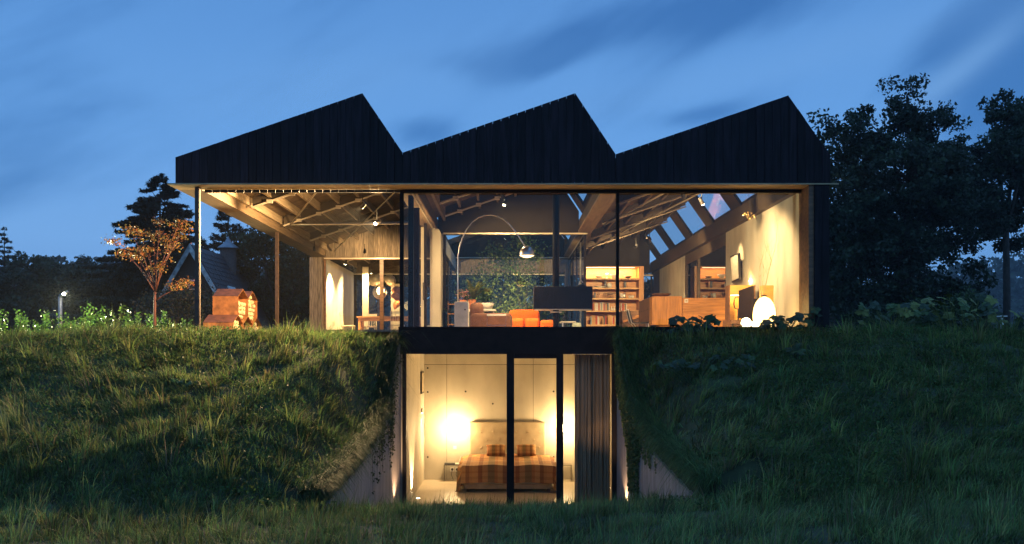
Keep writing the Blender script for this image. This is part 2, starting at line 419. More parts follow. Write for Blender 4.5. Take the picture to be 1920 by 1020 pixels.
def tussocks(n, x0, x1, y0, y1, per, L, rad, cols, Wd=.007, wind=(0.35, -.9), leanr=(.45, .95), segs=2, dryf=.12, keep=None):
    cx = RNG.uniform(x0, x1, n); cyy = RNG.uniform(y0, y1, n)
    if keep is not None:
        k = keep(cx, cyy); cx, cyy = cx[k], cyy[k]; n = len(cx)
    cl = L*RNG.lognormal(0, .3, n); hue = RNG.normal(1, .42, n).clip(.3, 2.0); yel = RNG.uniform(0, 1, n)
    wa = np.arctan2(wind[1], wind[0])+fbm(cx*.7, cyy*.7, 21)*1.8
    i = np.repeat(np.arange(n), per); m = len(i)
    r = np.abs(RNG.normal(0, rad, m)); a = RNG.uniform(0, 2*PI, m)
    x = cx[i]+r*np.cos(a); y = cyy[i]+r*np.sin(a)
    ok = region_ok(x, y); i, a, x, y = i[ok], a[ok], x[ok], y[ok]; m = len(i)
    # blades fan outwards, combed by the fall of the slope
    vx = np.cos(a)*.75+np.cos(wa[i])*.8+RNG.normal(0, .35, m); vy = np.sin(a)*.75+np.sin(wa[i])*.8+RNG.normal(0, .35, m)
    ang = np.arctan2(vy, vx); lean = RNG.uniform(*leanr, m)
    length = cl[i]*RNG.uniform(.55, 1.25, m)
    C = pick(cols, m, .22)*hue[i][:, None]
    C = C*(1+np.stack([yel[i]*.35, yel[i]*.1, -yel[i]*.1], -1))
    dr = RNG.uniform(0, 1, m) < dryf*(.3+1.6*yel[i]); C[dr] = pick(DRY, dr.sum())
    return blades(on_ground(x, y), ang, lean, length, Wd*RNG.uniform(.6, 1.5, m), C, segs, m=M_grass)

parts = []
# foreground sward (nearest the camera)
parts.append(tussocks(2700, -9.5, 9.5, -13, -5.8, 56, .17, .13, G_COLS, .0080, (.5, -.5), (.3, .95), 2, .08))
parts.append(tussocks(420, -6, 6, -11.2, -5.6, 26, .25, .09, G_COLS, .0075, (.2, .2), (.08, .6), 2, .12))
# strip between the wing walls, seen edge on against the lit bedroom
parts.append(tussocks(760, -2.35, 2.4, -6.6, -2.0, 30, .15, .10, G_COLS, .0070, (.2, .1), (.05, .5), 2, .1))
parts.append(tussocks(200, -2.1, 2.1, -2.5, -.3, 30, .11, .10, G_COLS, .0070, (.2, .1), (.05, .5), 2, .1))
# the two banks: short matted cover, then scattered longer tufts
for sx0, sx1 in ((-12, -2.1), (2.1, 12)):
    parts.append(tussocks(2500, sx0, sx1, -7.2, -.1, 46, .135, .15, G_COLS, .0105, (.2, -1), (.45, 1.0), 2, .06))
    parts.append(tussocks(520, sx0, sx1, -7.5, -.2, 34, .25, .10, G_COLS, .0100, (.2, -1), (.25, .95), 2, .12))
    parts.append(tussocks(300, sx0, sx1, -7.0, -.3, 26, .30, .06, [(.13, .19, .06), (.15, .18, .07), (.10, .18, .05)], .0150, (.2, -.6), (.15, .8), 2, .15))
    # low herbs between the grass
    n = 30000; hx = RNG.uniform(sx0, sx1, n); hy = RNG.uniform(-7.2, -.1, n)
    k = fbm(hx*1.6, hy*1.6, 31) > -.05; hx, hy = hx[k], hy[k]; k = region_ok(hx, hy); hx, hy = hx[k], hy[k]; n = len(hx)
    hz_ = hgt(hx, hy)+RNG.uniform(.02, .17, n)
    parts.append(leaf_cloud(np.stack([hx, hy, hz_], -1), RNG.uniform(.025, .06, n), pick([(.06, .12, .03), (.045, .095, .03), (.09, .12, .035)], n, .3), flat=.3, asp=.65))
# crest of the banks and the lawn beyond, beside the house
parts.append(tussocks(640, -13, -2.2, -1.2, .5, 44, .17, .12, G_COLS, .0090, (.1, -.4), (.1, .8), 2, .1, keep=lambda x, y: (y < -.1) | (x < -6.2)))
parts.append(tussocks(520, 2.2, 13, -1.0, .5, 38, .15, .12, G_COLS, .0090, (.1, -.4), (.1, .8), 2, .1, keep=lambda x, y: (y < -.1) | (x > 6.0)))
parts.append(tussocks(520, -16, -6.3, .3, 8, 30, .20, .12, G_COLS, .010, (.1, -.4), (.1, .7), 2, .3))
parts.append(tussocks(420, 6.1, 17, .3, 8, 26, .22, .12, G_COLS, .010, (.1, -.4), (.1, .7), 2, .2))
V, q, t, C = merge(parts)
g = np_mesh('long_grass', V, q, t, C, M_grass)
props(g, 'long matted grass covering the banks, crest and foreground around the house', None, None, 'stuff')
GRASS_TRIS = len(q)*2+len(t)

# grass hanging over the edges of both wing walls
def wing_x(y, s): return s*((2.03 if s < 0 else 2.11)+.045*np.clip(-y, 0, 6))
parts = []
for s in (-1, 1):
    n = 19000
    y = -RNG.uniform(0, 1, n)**.85*6.4-.05; x = wing_x(y, s)+s*RNG.uniform(-.03, .22, n)
    z = np.interp(-y, [-.5, .35, .9, 1.5, 2.5, 3.6, 4.6, 6.2, 8], EDZ)+.02+(.13 if s > 0 else 0)
    ang = np.where(s < 0, 0, PI)+RNG.normal(0, .8, n)-.5*s*-1*0
    parts.append(blades(np.stack([x, y, z], -1), ang, RNG.uniform(.45, .98, n), RNG.uniform(.10, .36, n)*RNG.lognormal(0, .3, n), RNG.uniform(.006, .012, n), pick(G_COLS, n, .3)*((.30 if s < 0 else .65)+.45*RNG.random((n, 1))), 3, droop=RNG.uniform(1.5, 3.6, n)))  # left blades coloured darker to offset the lamp light on them
V, q, t, C = merge(parts)
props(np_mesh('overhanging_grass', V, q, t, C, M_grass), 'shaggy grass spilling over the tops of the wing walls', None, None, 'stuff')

# ------------------------------------------------------------------ THE HOUSE
house = thing('house', (0, 0, 3.44), 'black saw-tooth roofed glass house standing over a sunken bedroom storey', 'house')
VAL = [(-6.02, 6.515), (-1.89, 6.60), (1.98, 6.57), (5.88, 6.55)]
PK = [(-2.62, 7.68), (1.245, 7.68), (5.115, 7.64)]
GYF = -.56
ptsx = [VAL[0][0], PK[0][0], VAL[1][0], PK[1][0], VAL[2][0], PK[2][0], VAL[3][0]]
ptsz = [VAL[0][1], PK[0][1], VAL[1][1], PK[1][1], VAL[2][1], PK[2][1], VAL[3][1]]
def rz(x, off=0.): return float(np.interp(x, ptsx, ptsz))-off
def clipcol(x0, x1, zb, off=0.):
    xs = [x0]+[x for x in ptsx if x0+1e-4 < x < x1-1e-4]+[x1]
    return [(x0, zb), (x1, zb)]+[(x, rz(x, off)) for x in reversed(xs)]
# gables: a dark backing and one board after another in front
ZG = 6.05
for i in range(3):
    x0, x1 = VAL[i][0], VAL[i+1][0]
    gb = MB().prism(clipcol(x0+.01, x1-.001, ZG+.03, .032), GYF+.03, GYF+.07).build('gable', M_dark, house)
    pw = .1475; n = int(round((x1-x0)/pw)); w = (x1-x0)/n
    for k in range(n):
        a = x0+k*w+.0035; b = x0+(k+1)*w-.0035
        MB().prism(clipcol(a, b, ZG+random.uniform(-.002, .002)), GYF-random.uniform(0, .012), GYF+.028).build('plank', M_black, gb)
B('gable_return', M_black, house, -6.02, -5.99, GYF+.03, 18.9, 6.06, 6.50)
MB().prism([(5.86, 6.05), (5.88, 6.05), (5.88, 6.52), (5.86, 6.52)], GYF+.07, 18.9).build('gable_return', M_black, house)
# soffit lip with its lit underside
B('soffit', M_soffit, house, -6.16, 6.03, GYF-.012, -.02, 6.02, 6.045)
B('soffit', M_eave, house, -6.16, -5.72, -.02, 12.6, 6.02, 6.045)
B('header_beam', M_blacksteel, house, -1.99, 5.56, -.06, .04, 5.955, 6.015)
hb = MB()
k = -5.65
while k < -2.05: hb.box(k, k+.135, -.05, -.0, 5.965, 6.015); k += .148
props(hb.build('vent_strip', M_dark, house), kind='stuff')
B('eave_beam', M_eave, house, -5.98, -5.74, 0.0, 12.5, 6.05, 6.32)
# roofs
TH = .17
def shallow(i, ya, yb):
    (xv, zv), (xp, zp) = VAL[i], PK[i]
    MB().prism([(xv, zv-.055-TH), (xv, zv-.055), (xp, zp-.055), (xp, zp-.055-TH)], ya, yb).build('roof', M_ceil, house)
def steep_pt(i, t, off): # t 0 at ridge, 1 at valley
    (xp, zp), (xv, zv) = PK[i], VAL[i+1]
    return (xp+(xv-xp)*t, zp+(zv-zp)*t-off)
def steep(i, ya, yb, t0=0., t1=1., name='roof', m=None):
    return MB().prism([steep_pt(i, t0, .055), steep_pt(i, t1, .055), steep_pt(i, t1, .055+.08), steep_pt(i, t0, .055+.08)], ya, yb).build(name, m or M_taupe, house)
YE = GYF+.071
for i, spans in enumerate((((YE, 18.9),), ((YE, 6.45), (12.35, 18.9)), ((YE, 18.9),))):
    for (ya, yb) in spans:
        shallow(i, ya, yb)
        cur = ya
        for k in range(6):
            o0, o1 = .3+3.1*k, 2.5+3.1*k
            if o0 < ya or o1 > yb: continue
            steep(i, cur, o0); 
            steep(i, o0, o1, 0, .10); steep(i, o0, o1, .90, 1.0)
            sk = steep(i, o0+.001, o1-.001, .10, .90, 'skylight', M_blacksteel)
            # hollow frame: replace the mesh by four bars
            mb = MB()
            def bar(ta, tb, y0, y1): mb.prism([steep_pt(i, ta, .03), steep_pt(i, tb, .03), steep_pt(i, tb, .14), steep_pt(i, ta, .14)], y0, y1)
            bar(.10, .14, o0+.002, o1-.002); bar(.86, .90, o0+.002, o1-.002); bar(.14, .86, o0+.002, o0+.04); bar(.14, .86, o1-.04, o1-.002)
            me = bpy.data.meshes.new('skylight'); me.from_pydata([tuple(Vector(v)-ORI[house]) for v in mb.v], [], mb.f); me.materials.append(M_blacksteel)
            sk.data = me
            MB().prism([steep_pt(i, .141, .07), steep_pt(i, .859, .07), steep_pt(i, .859, .082), steep_pt(i, .141, .082)], o0+.041, o1-.041).build('pane', M_glassk, sk)
            cur = o1
        steep(i, cur, yb)
# purlins, trusses, ties
def barz(i, x): # level of the truss bars under bay i
    (xv, zv), (xp, zp) = VAL[i], PK[i]; return zv+(zp-zv)*(x-xv)/(xp-xv)-.50
for i, yb in enumerate((18.4, 6.25, 18.4)):
    (xv, zv), (xp, zp) = VAL[i], PK[i]; L = xp-xv; n = 7 if i < 2 else 6
    for k in range(n):
        x = xv+.32+k*(L-.45)/(n-1)
        zt = zv+(zp-zv)*(x-xv)/L-.055-TH-.002
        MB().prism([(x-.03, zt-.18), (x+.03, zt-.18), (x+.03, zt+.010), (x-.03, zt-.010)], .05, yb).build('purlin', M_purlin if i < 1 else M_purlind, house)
    ys = [y for y in (3.1, 6.1, 9.3, 15.5) if y < yb]
    if i == 1: ys = [1.2, 3.1, 5.0]
    if i == 2: ys = [3.1, 6.2, 9.3, 12.4]
    for y in ys:
        xa, xb = xv+.42, xp-.02
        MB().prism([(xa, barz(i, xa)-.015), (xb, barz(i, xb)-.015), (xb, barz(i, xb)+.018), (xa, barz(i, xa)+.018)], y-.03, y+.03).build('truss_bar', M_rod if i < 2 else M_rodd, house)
        for k in range(1, n if i < 2 else 1):
            x = xv+.32+k*(L-.45)/(n-1)
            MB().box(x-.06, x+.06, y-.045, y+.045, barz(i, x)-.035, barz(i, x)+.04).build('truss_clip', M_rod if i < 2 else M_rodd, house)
        # dark cross rafter above
        MB().prism([(xa, barz(i, xa)+.05), (xb, barz(i, xb)+.05), (xb, barz(i, xb)+.24), (xa, barz(i, xa)+.24)], y+.04, y+.10).build('rafter', M_taupe, house)
def rod(a, b, r=.021): MB().tube([a, b], r, 6).build('tie_rod', M_rod, house, smooth=True)
x0 = -5.42; z0 = barz(0, x0)-.03
rod((x0, 6.1, z0), (-2.1, 6.1, z0+.02), .018)
rod((x0, 6.1, z0), (-2.7, .05, barz(0, -2.7)-.04))
rod((x0, .15, z0), (-2.7, 6.1, barz(0, -2.7)-.04))
rod((x0, 6.1, z0), (-2.7, 12.2, barz(0, -2.7)-.04)); rod((x0, 12.2, z0), (-2.7, 6.1, barz(0, -2.7)-.04))
rod((2.45, 6.2, barz(2, 2.45)-.04), (5.0, .1, barz(2, 5.0)-.04)); rod((2.45, .2, barz(2, 2.45)-.04), (5.0, 6.2, barz(2, 5.0)-.04))
rod((2.45, 12.2, barz(2, 2.45)-.04), (5.0, 6.2, barz(2, 5.0)-.04))
# valley beams with a pale flange
for x, yb in ((-1.89, 18.4), (1.98, 18.4)):
    B('valley_beam', M_taupe, house, x-.14, x+.14, -.055, yb, 6.07, 6.36)
    B('beam_flange', M_eave, house, x-.17, x+.17, .05, yb, 6.02, 6.068)
B('wall_beam', M_taupe, house, 5.44, 5.86, .045, 18.4, 6.02, 6.40)
# floor
B('floor_slab', M_floor, house, -1.90, 5.86, .10, 18.9, 3.16, 3.44)
B('floor_slab', M_floor, house, -5.98, -1.90, 12.3, 18.9, 3.16, 3.44)
M_deck = mat('deck_boards', (.20, .14, .09), .7, var=.3, scale=4, stretch=(8, .6, 8), bump=.2)
x = -5.97
while x < -2.05:
    B('deck_board', M_deck, house, x, x+.14, .0, 12.29, 3.36, 3.40); x += .148
B('slab_edge', M_blacksteel, house, -2.02, 5.86, -.08, .10, 2.945, 3.425)
B('sill', M_blacksteel, house, -2.02, 5.56, -.10, .06, 3.427, 3.452)
# right side: end of the wall, concrete inside, black boards outside
re = B('wall_end', M_black, house, 5.60, 5.86, GYF+.03, -.0, 3.2, 6.018)
for k in range(2):
    B('plank', M_black, re, 5.60+k*.135, 5.60+k*.135+.128, GYF+.004, GYF+.028, 3.2, 6.015)
B('jamb', M_oakd, house, 5.505, 5.598, GYF+.05, .08, 3.45, 6.016)
wr = B('side_wall', M_conc, house, 5.56, 5.86, .085, 6.35, 3.44, 6.02)
B('side_wall', M_conc, house, 5.56, 5.86, 12.0, 16.9, 3.44, 6.02)
B('side_wall', M_taupe, house, 5.56, 5.86, 16.9, 18.4, 3.44, 6.02)
B('side_wall', M_taupe, house, 5.58, 5.86, 6.351, 12.0, 5.72, 6.02)
sd = B('sliding_door', M_taupe, house, 5.57, 5.62, 9.9, 10.1, 3.46, 5.72)
B('frame', M_taupe, sd, 5.57, 5.66, 11.75, 12.0, 3.46, 5.72); B('frame', M_taupe, sd, 5.571, 5.66, 6.36, 6.46, 3.46, 5.72)
B('pane', M_glassb, sd, 5.60, 5.606, 6.46, 9.9, 3.46, 5.72); B('pane', M_glassb, sd, 5.60, 5.606, 10.1, 11.75, 3.46, 5.72)
# fixed glazing of the south front
fr = MB().box(-2.0, -1.93, -.05, .05, 3.452, 5.955).build('window_post', M_blacksteel, house)
B('window_post', M_blacksteel, house, 2.05, 2.105, -.05, .05, 3.452, 5.955)
B('window_post', M_blacksteel, house, -1.91, -1.81, .62, .72, 3.44, 6.02)
for a, b in ((-1.93, 2.05), (2.105, 5.505)):
    B('window_pane', M_glassf, house, a, b, -.006, .006, 3.452, 5.955)
# sliding leaves on the line between terrace and living room
lv = B('door_leaf', M_oakd2, house, -1.99, -1.815, 1.95, 2.02, 3.46, 5.985)
B('frame', M_rust, lv, -1.83, -1.81, 1.90, 1.95, 3.46, 5.98)
lv2 = B('door_leaf', M_cream, house, -2.06, -1.955, 5.05, 5.11, 3.46, 5.99)
MB().tube([(-2.00, 5.03, 4.65), (-2.00, 4.99, 4.65), (-2.00, 4.99, 4.25), (-1.95, 4.99, 4.22)], .012, 6).build('handle', M_dark, lv2)
B('window_post', M_blacksteel, house, -1.95, -1.885, 4.6, 4.68, 3.44, 6.02)
B('rail', M_rod, house, -1.80, -1.77, .1, 5.3, 5.97, 5.995)
# concrete pier and side lintel of the patio
MB().prism([(-1.87, 3.44), (-1.61, 3.44), (-1.61, 5.9), (-1.65, 5.98), (-1.72, 6.015), (-1.87, 6.015)], 5.4, 6.2).build('pier', M_conc, house)
B('lintel', M_conc, house, -1.74, -1.61, 6.36, 12.38, 5.62, 6.0)
# patio glazing: front, back and both sides
def glazing(x0, x1, y, posts, head=6.0, dark=M_blacksteel, hd=.05, nm='patio_window'):
    w = B(nm, dark, house, x0, x1, y-.03, y+.03, head-hd, head+.02)
    B('head_trim', M_rod, w, x0, x1, y-.045, y-.031, head-.030, head+.008)
    for px in posts: B('frame', dark, w, px-.03, px+.03, y-.029, y+.029, 3.44, head-hd)
    ps = sorted(posts)
    for a, b in zip(ps[:-1], ps[1:]): B('pane', M_glass, w, a+.03, b-.03, y-.004, y+.004, 3.46, head-hd)
    return w
glazing(-1.60, 2.04, 6.3, [-1.57, 1.98])
glazing(-1.60, 2.04, 12.4, [-1.57, .1, 1.98])
sw = B('side_window', M_blacksteel, house, 1.97, 2.03, 6.34, 12.36, 5.95, 6.01)
B('head_trim', M_rod, sw, 1.95, 1.969, 6.36, 12.34, 5.965, 5.995)
for y in (7.9, 9.4, 10.9): B('frame', M_rod if y < 8 else M_blacksteel, sw, 1.975, 2.025, y-.03, y+.03, 3.44, 5.95)
B('pane', M_glass, sw, 1.996, 2.004, 6.36, 12.34, 3.46, 5.95)
sw = B('side_window', M_blacksteel, house, -1.73, -1.62, 6.37, 12.37, 5.58, 5.618)
for y in (7.9, 9.4, 10.9): B('frame', M_blacksteel, sw, -1.70, -1.65, y-.03, y+.03, 3.44, 5.58)
B('pane', M_glass, sw, -1.68, -1.672, 6.36, 12.34, 3.46, 5.58)
# gable walls inside
def gwall(x0, x1, ya, yb, m, zb=6.02, nm='gable_wall'):
    return MB().prism(clipcol(x0, x1, zb, .23), ya, yb).build(nm, m, house)
gwall(-1.74, 1.83, 6.34, 6.46, M_gw)
B('wall_beam', M_gw, house, -1.70, 1.95, 6.28, 6.335, 6.025, 6.30)
g2 = gwall(-1.74, 1.83, 12.42, 12.5, M_gw)
gwall(-1.74, 1.83, 18.42, 18.55, M_weath)  # paler than its neighbours, lamp light put into the wall colour
gwall(2.13, 5.43, 18.42, 18.55, M_gw)
gwall(-5.7, -2.05, 18.42, 18.55, M_taupe)
gwall(2.13, 4.70, 15.9, 16.0, M_gw, 6.25)
# dining room front behind the terrace: boards over a glazed opening
gw = gwall(-5.72, -2.04, 12.46, 12.56, M_dark)
x = -5.72
while x < -2.08:
    b = min(x+.143, -2.05); MB().prism(clipcol(x, b, 6.015, .235), 12.40-random.uniform(0, .01), 12.45).build('plank', M_weath, gw); x += .149
pr = B('pier', M_weath, house, -6.24, -5.84, 12.42, 12.6, 3.3, 6.012)
for k in range(3):
    B('plank', M_weath, pr, -6.24+k*.133, -6.24+k*.133+.127, 12.385, 12.418, 3.3, 6.01)
B('side_wall', M_conc, house, -5.98, -5.80, 12.605, 18.4, 3.44, 6.02)
glazing(-5.80, -2.0, 12.5, [-5.77, -3.98, -2.06], 5.99, M_oakd)
B('window_post', M_oakd, house, -4.02, -3.90, 12.40, 12.468, 3.40, 5.93)
# rear front
rw = glazing(-5.80, 2.0, 18.5, [-5.77, -4.9, -4.3, -3.3, -2.1, -.9, .5, 1.97], 5.99)
glazing(2.0, 5.56, 18.5, [4.95, 5.50], 5.95)
B('partition', M_gw, house, 2.13, 4.70, 15.9, 16.0, 5.62, 6.25)
B('partition', M_taupe, house, 2.05, 2.13, 12.6, 15.9, 3.44, 6.02)
B('partition', M_cream, house, -5.05, -4.85, 15.6, 15.75, 3.44, 6.0)
B('partition', M_cream, house, -4.05, -3.72, 15.6, 15.75, 3.44, 5.4)
# steel columns of the terrace
for px, y, lab in ((370, -.30, 'front corner steel column of the terrace'), (519, 6.2, None)):
    c = P(px, 500, y)
    o = MB().box(c.x-.035, c.x+.035, y-.04, y+.04, 3.1, 6.02).build('column', M_rust, house)
    props(MB().box(c.x+.036, c.x+.048, y-.02, y+.04, 3.3, 6.02).build('column_flange', M_flange, o))

# ---- sunken storey
B('basement_floor', M_floor, house, -1.95, 2.05, -.06, 4.5, -.12, 0)
B('basement_ceiling', M_conc, house, -1.95, 2.05, .101, 4.5, 2.95, 3.1)
B('basement_wall', M_conc, house, -2.12, -1.93, .0, 4.7, -.1, 2.944)
B('basement_wall', M_conc, house, 2.03, 2.2, .0, 4.7, -.1, 2.944)
bw = B('basement_wall', M_dark, house, -1.93, 2.03, 4.53, 4.7, -.1, 2.944)
cols = [(-1.925, -1.41), (-1.402, .62), (.628, 2.025)]
zs = [(.0, 2.69), (2.70, 2.94)]
for a, b in cols:
    for c, d in zs:
        B('concrete_panel', M_conc, bw, a, b, 4.50-random.uniform(0, .002), 4.529, c, d)
hm = MB()
for px, py in ((802, 735), (873, 734), (1038, 734), (802, 857), (1038, 857), (802, 690), (924, 757)):
    c = P(px, py, 4.497); hm.tube([(c.x, 4.4965, c.z), (c.x, 4.505, c.z)], .022, 8)
hm.build('tie_hole', M_dark, bw)
for s, y1 in ((-1, -6.5), (1, -6.25)):
    # wing wall with a raking top, following the bank
    ys = np.array([0.0, .35, .9, 1.5, 2.5, 3.6, 4.6, 6.2, -y1]); zs_ = (np.array(EDZ)[:9]-np.array([.03, .08, .16, .20, .22, .22, .20, .15, .12]))+(.13 if s > 0 else 0)-np.array([0, 0, 0, 0, 0, 0, 0, .05, .15])
    m = MB(); vs = []
    for yy, zz in zip(ys, zs_):
        xi = s*(1.98+.045*min(yy, 6)) if s < 0 else 2.06+.045*min(yy, 6)
        xo = xi+s*.06
        vs += [(xi, -yy, -.2), (xi, -yy, zz), (xo, -yy, zz), (xo, -yy, -.2)]
    fs = []
    for k in range(len(ys)-1):
        for j in range(4): fs.append((k*4+j, k*4+(j+1) % 4, (k+1)*4+(j+1) % 4, (k+1)*4+j))
    fs += [(0, 1, 2, 3), tuple(4*(len(ys)-1)+j for j in (3, 2, 1, 0))]
    m.add(vs, fs)
    lab = ('left' if s < 0 else 'right')
    props(m.build('retaining_wall', M_conc2), 'concrete wing wall %s' % ('left of the bedroom window, grass spilling over its top' if s < 0 else 'right of the bedroom window, ivy trailing down it'), 'retaining wall')
# bedroom glazing
for a, b in ((-1.95, -1.88), (0.0, .14), (.93, 1.06), (1.97, 2.055)):
    B('window_post', M_blacksteel, house, a, b, -.06, .03, -.06, 2.944)
B('door_head', M_blacksteel, house, .141, .929, -.05, .02, 2.86, 2.944)
B('door_sill', M_blacksteel, house, -1.879, 1.969, -.05, .02, -.02, .04)
for a, b, z in ((-1.88, 0, 2.944), (.14, .93, 2.86), (1.06, 1.97, 2.944)):
    B('window_pane', M_glassf, house, a, b, -.02, -.012, .04, z)

# ------------------------------------------------------------------ lamps
def spotlight(loc, aim, power, label, cone=110, star=True, up=.22, group='small black spotlights on the ceiling trusses', size=.03, strength=None):
    loc = Vector(loc); d = (Vector(aim)-loc).normalized()
    t = thing('ceiling_spotlight', loc, label, 'spotlight', group)
    MB().tube([loc+Vector((0, 0, up)), loc], .010, 6).build('stem', M_dark, t)
    MB().tube([loc-d*.10, loc-d*.02, loc+d*.05], [.030, .040, .045], 12).build('lamp_head', M_dark, t, smooth=False)
    if power:
        MB().tube([loc+d*.051, loc+d*.058], .030, 12).build('bulb', emit('spot_bulb', (1, .80, .5), strength or 60), t)
        light('lamp_light', 'SPOT', loc+d*.07, power, WARMW, t, size, aim, cone, .5)
    return t
tl = spotlight((-2.84, 3.0, 5.81), (-7.0, -2.2, 3.1), 2000, 'bright terrace spotlight hanging from the tie rod in the middle of the terrace ceiling', 100, up=.3)
light('lamp_light', 'POINT', (-2.84, 2.9, 5.74), 75, WARMW, tl, .04)  # extra point source added to spill light onto the terrace ceiling
spotlight((-2.94, 1.6, 5.97), (-6.15, 4.6, 4.0), 1150, 'smaller terrace spotlight on the first truss, aimed at the firewood store', 75)
spotlight((-5.45, 9.2, 5.92), (-5.9, 12.4, 4.4), 0, 'unlit spotlight at the low eaves end of the rear terrace truss', 80)
spotlight((-4.2, 10.4, 5.98), (-4.6, 12.6, 4.6), 130, 'terrace spotlight over the dining room window, aimed at its boards', 130)
spotlight((-5.25, 13.3, 5.92), (-5.80, 13.7, 3.9), 420, 'spotlight just inside the dining room glass, grazing the pale side wall', 100)
spotlight((-4.7, 15.4, 5.8), (-5.2, 16.2, 3.6), 300, 'small spotlight deeper inside the dining room near the ceiling', 150)
spotlight((-.09, 3.2, 6.42), (.8, 6.3, 3.0), 210, 'double spotlight over the sofa corner of the living room', 120, strength=8)
spotlight((-.04, 3.2, 6.28), (-.9, 2.6, 3.4), 150, 'lower head of the pair of spotlights above the arc lamp', 110, strength=8)
spotlight((3.62, 7.0, 6.0), (4.4, 9.0, 3.0), 130, 'uppermost of the three spotlights clustered over the kitchen', 100)
spotlight((3.66, 6.6, 5.90), (5.5, 12.5, 4.4), 330, 'middle and brightest of three spotlights clustered over the kitchen', 80)
spotlight((3.50, 8.0, 5.86), (3.6, 15.5, 4.2), 420, 'lowest of the three spotlights clustered over the kitchen', 60)
spotlight((.3, 14.5, 5.95), (.1, 18.4, 6.0), 200, 'spotlight added in the rear room behind the patio to light the boarded wall', 150)  # added lamp, brightens the rear gable wall
spotlight((3.42, .6, 6.0), (5.3, 5.2, 3.8), 260, 'spotlight just under the soffit, turned to the picture wall', 100)
spotlight((3.9, 1.2, 5.98), (5.4, 2.0, 3.6), 150, 'small spotlight near the right end of the living room soffit', 120)
# LED strip under the soffit is not seen; the sconces of the bedroom are
for px, w, lab in ((853, 32, 'glowing globe wall lamp left of the bed'), (1058, 32, 'glowing globe wall lamp right of the bed, half behind the door post')):
    c = P(px, 803, 4.30)
    t = thing('wall_lamp', c, lab, 'wall lamp', 'pair of wall lamps beside the bed')
    MB().ball(c, .085, 16).build('globe', emit('globe_glow', (1, .83, .52), 60), t, smooth=True)
    MB().tube([c+Vector((0, .07, 0)), c+Vector((0, .195, 0))], .03, 10).build('bracket', M_chrome, t)
    light('lamp_light', 'POINT', c+Vector((0, -.16, 0)), w, (1, .63, .27), t, .06)
c = P(793, 762, 3.7)
t = thing('wall_lamp', (-1.90, 3.7, 1.2), 'slim lit wall lamp low on the left bedroom wall', 'wall lamp')
MB().box(-1.925, -1.89, 3.62, 3.72, 1.62, 1.72).build('lamp_body', M_white, t)
MB().box(-1.92, -1.895, 3.63, 3.71, 1.612, 1.619).build('bulb', emit('strip_glow', (1, .8, .48), 25), t)
light('lamp_light', 'SPOT', (-1.86, 3.67, 1.6), 22, (1, .63, .27), t, .02, (-1.88, 3.6, 0), 70, .6)
t = thing('floor_uplight', (-1.80, 1.5, 0), 'recessed floor uplight washing the left bedroom wall', 'floor light')
MB().tube([(-1.80, 1.5, 0.001), (-1.80, 1.5, .012)], .05, 14).build('rim', M_chrome, t)
MB().tube([(-1.80, 1.5, .0125), (-1.80, 1.5, .015)], .038, 14).build('bulb', emit('floor_glow', (1, .8, .5), 20), t)
light('lamp_light', 'SPOT', (-1.80, 1.5, .03), 210, (1, .63, .27), t, .02, (-1.9, 1.62, 2.4), 75, .6)
for sx, y, lab in ((2.22, -1.2, 'small garden uplight at the foot of the ivy wall'), (-2.02, -.9, 'small garden uplight at the foot of the left wing wall')):
    z = float(hgt(sx*.95, y))+.12
    x = sx*.93
    t = thing('garden_uplight', (x, y, z), lab, 'garden light')
    MB().tube([(x, y, z-.14), (x, y, z)], .028, 10).build('lamp_head', M_dark, t)
    MB().tube([(x, y, z+.001), (x, y, z+.008)], .022, 10).build('bulb', emit('spot_bulb', (1, .80, .5), 60), t)
    light('lamp_light', 'SPOT', (x, y, z+.03), 30, (1, .62, .34), t, .02, (x-.02*(1 if x > 0 else -1), y+.5, z+1.5), 95, .8)

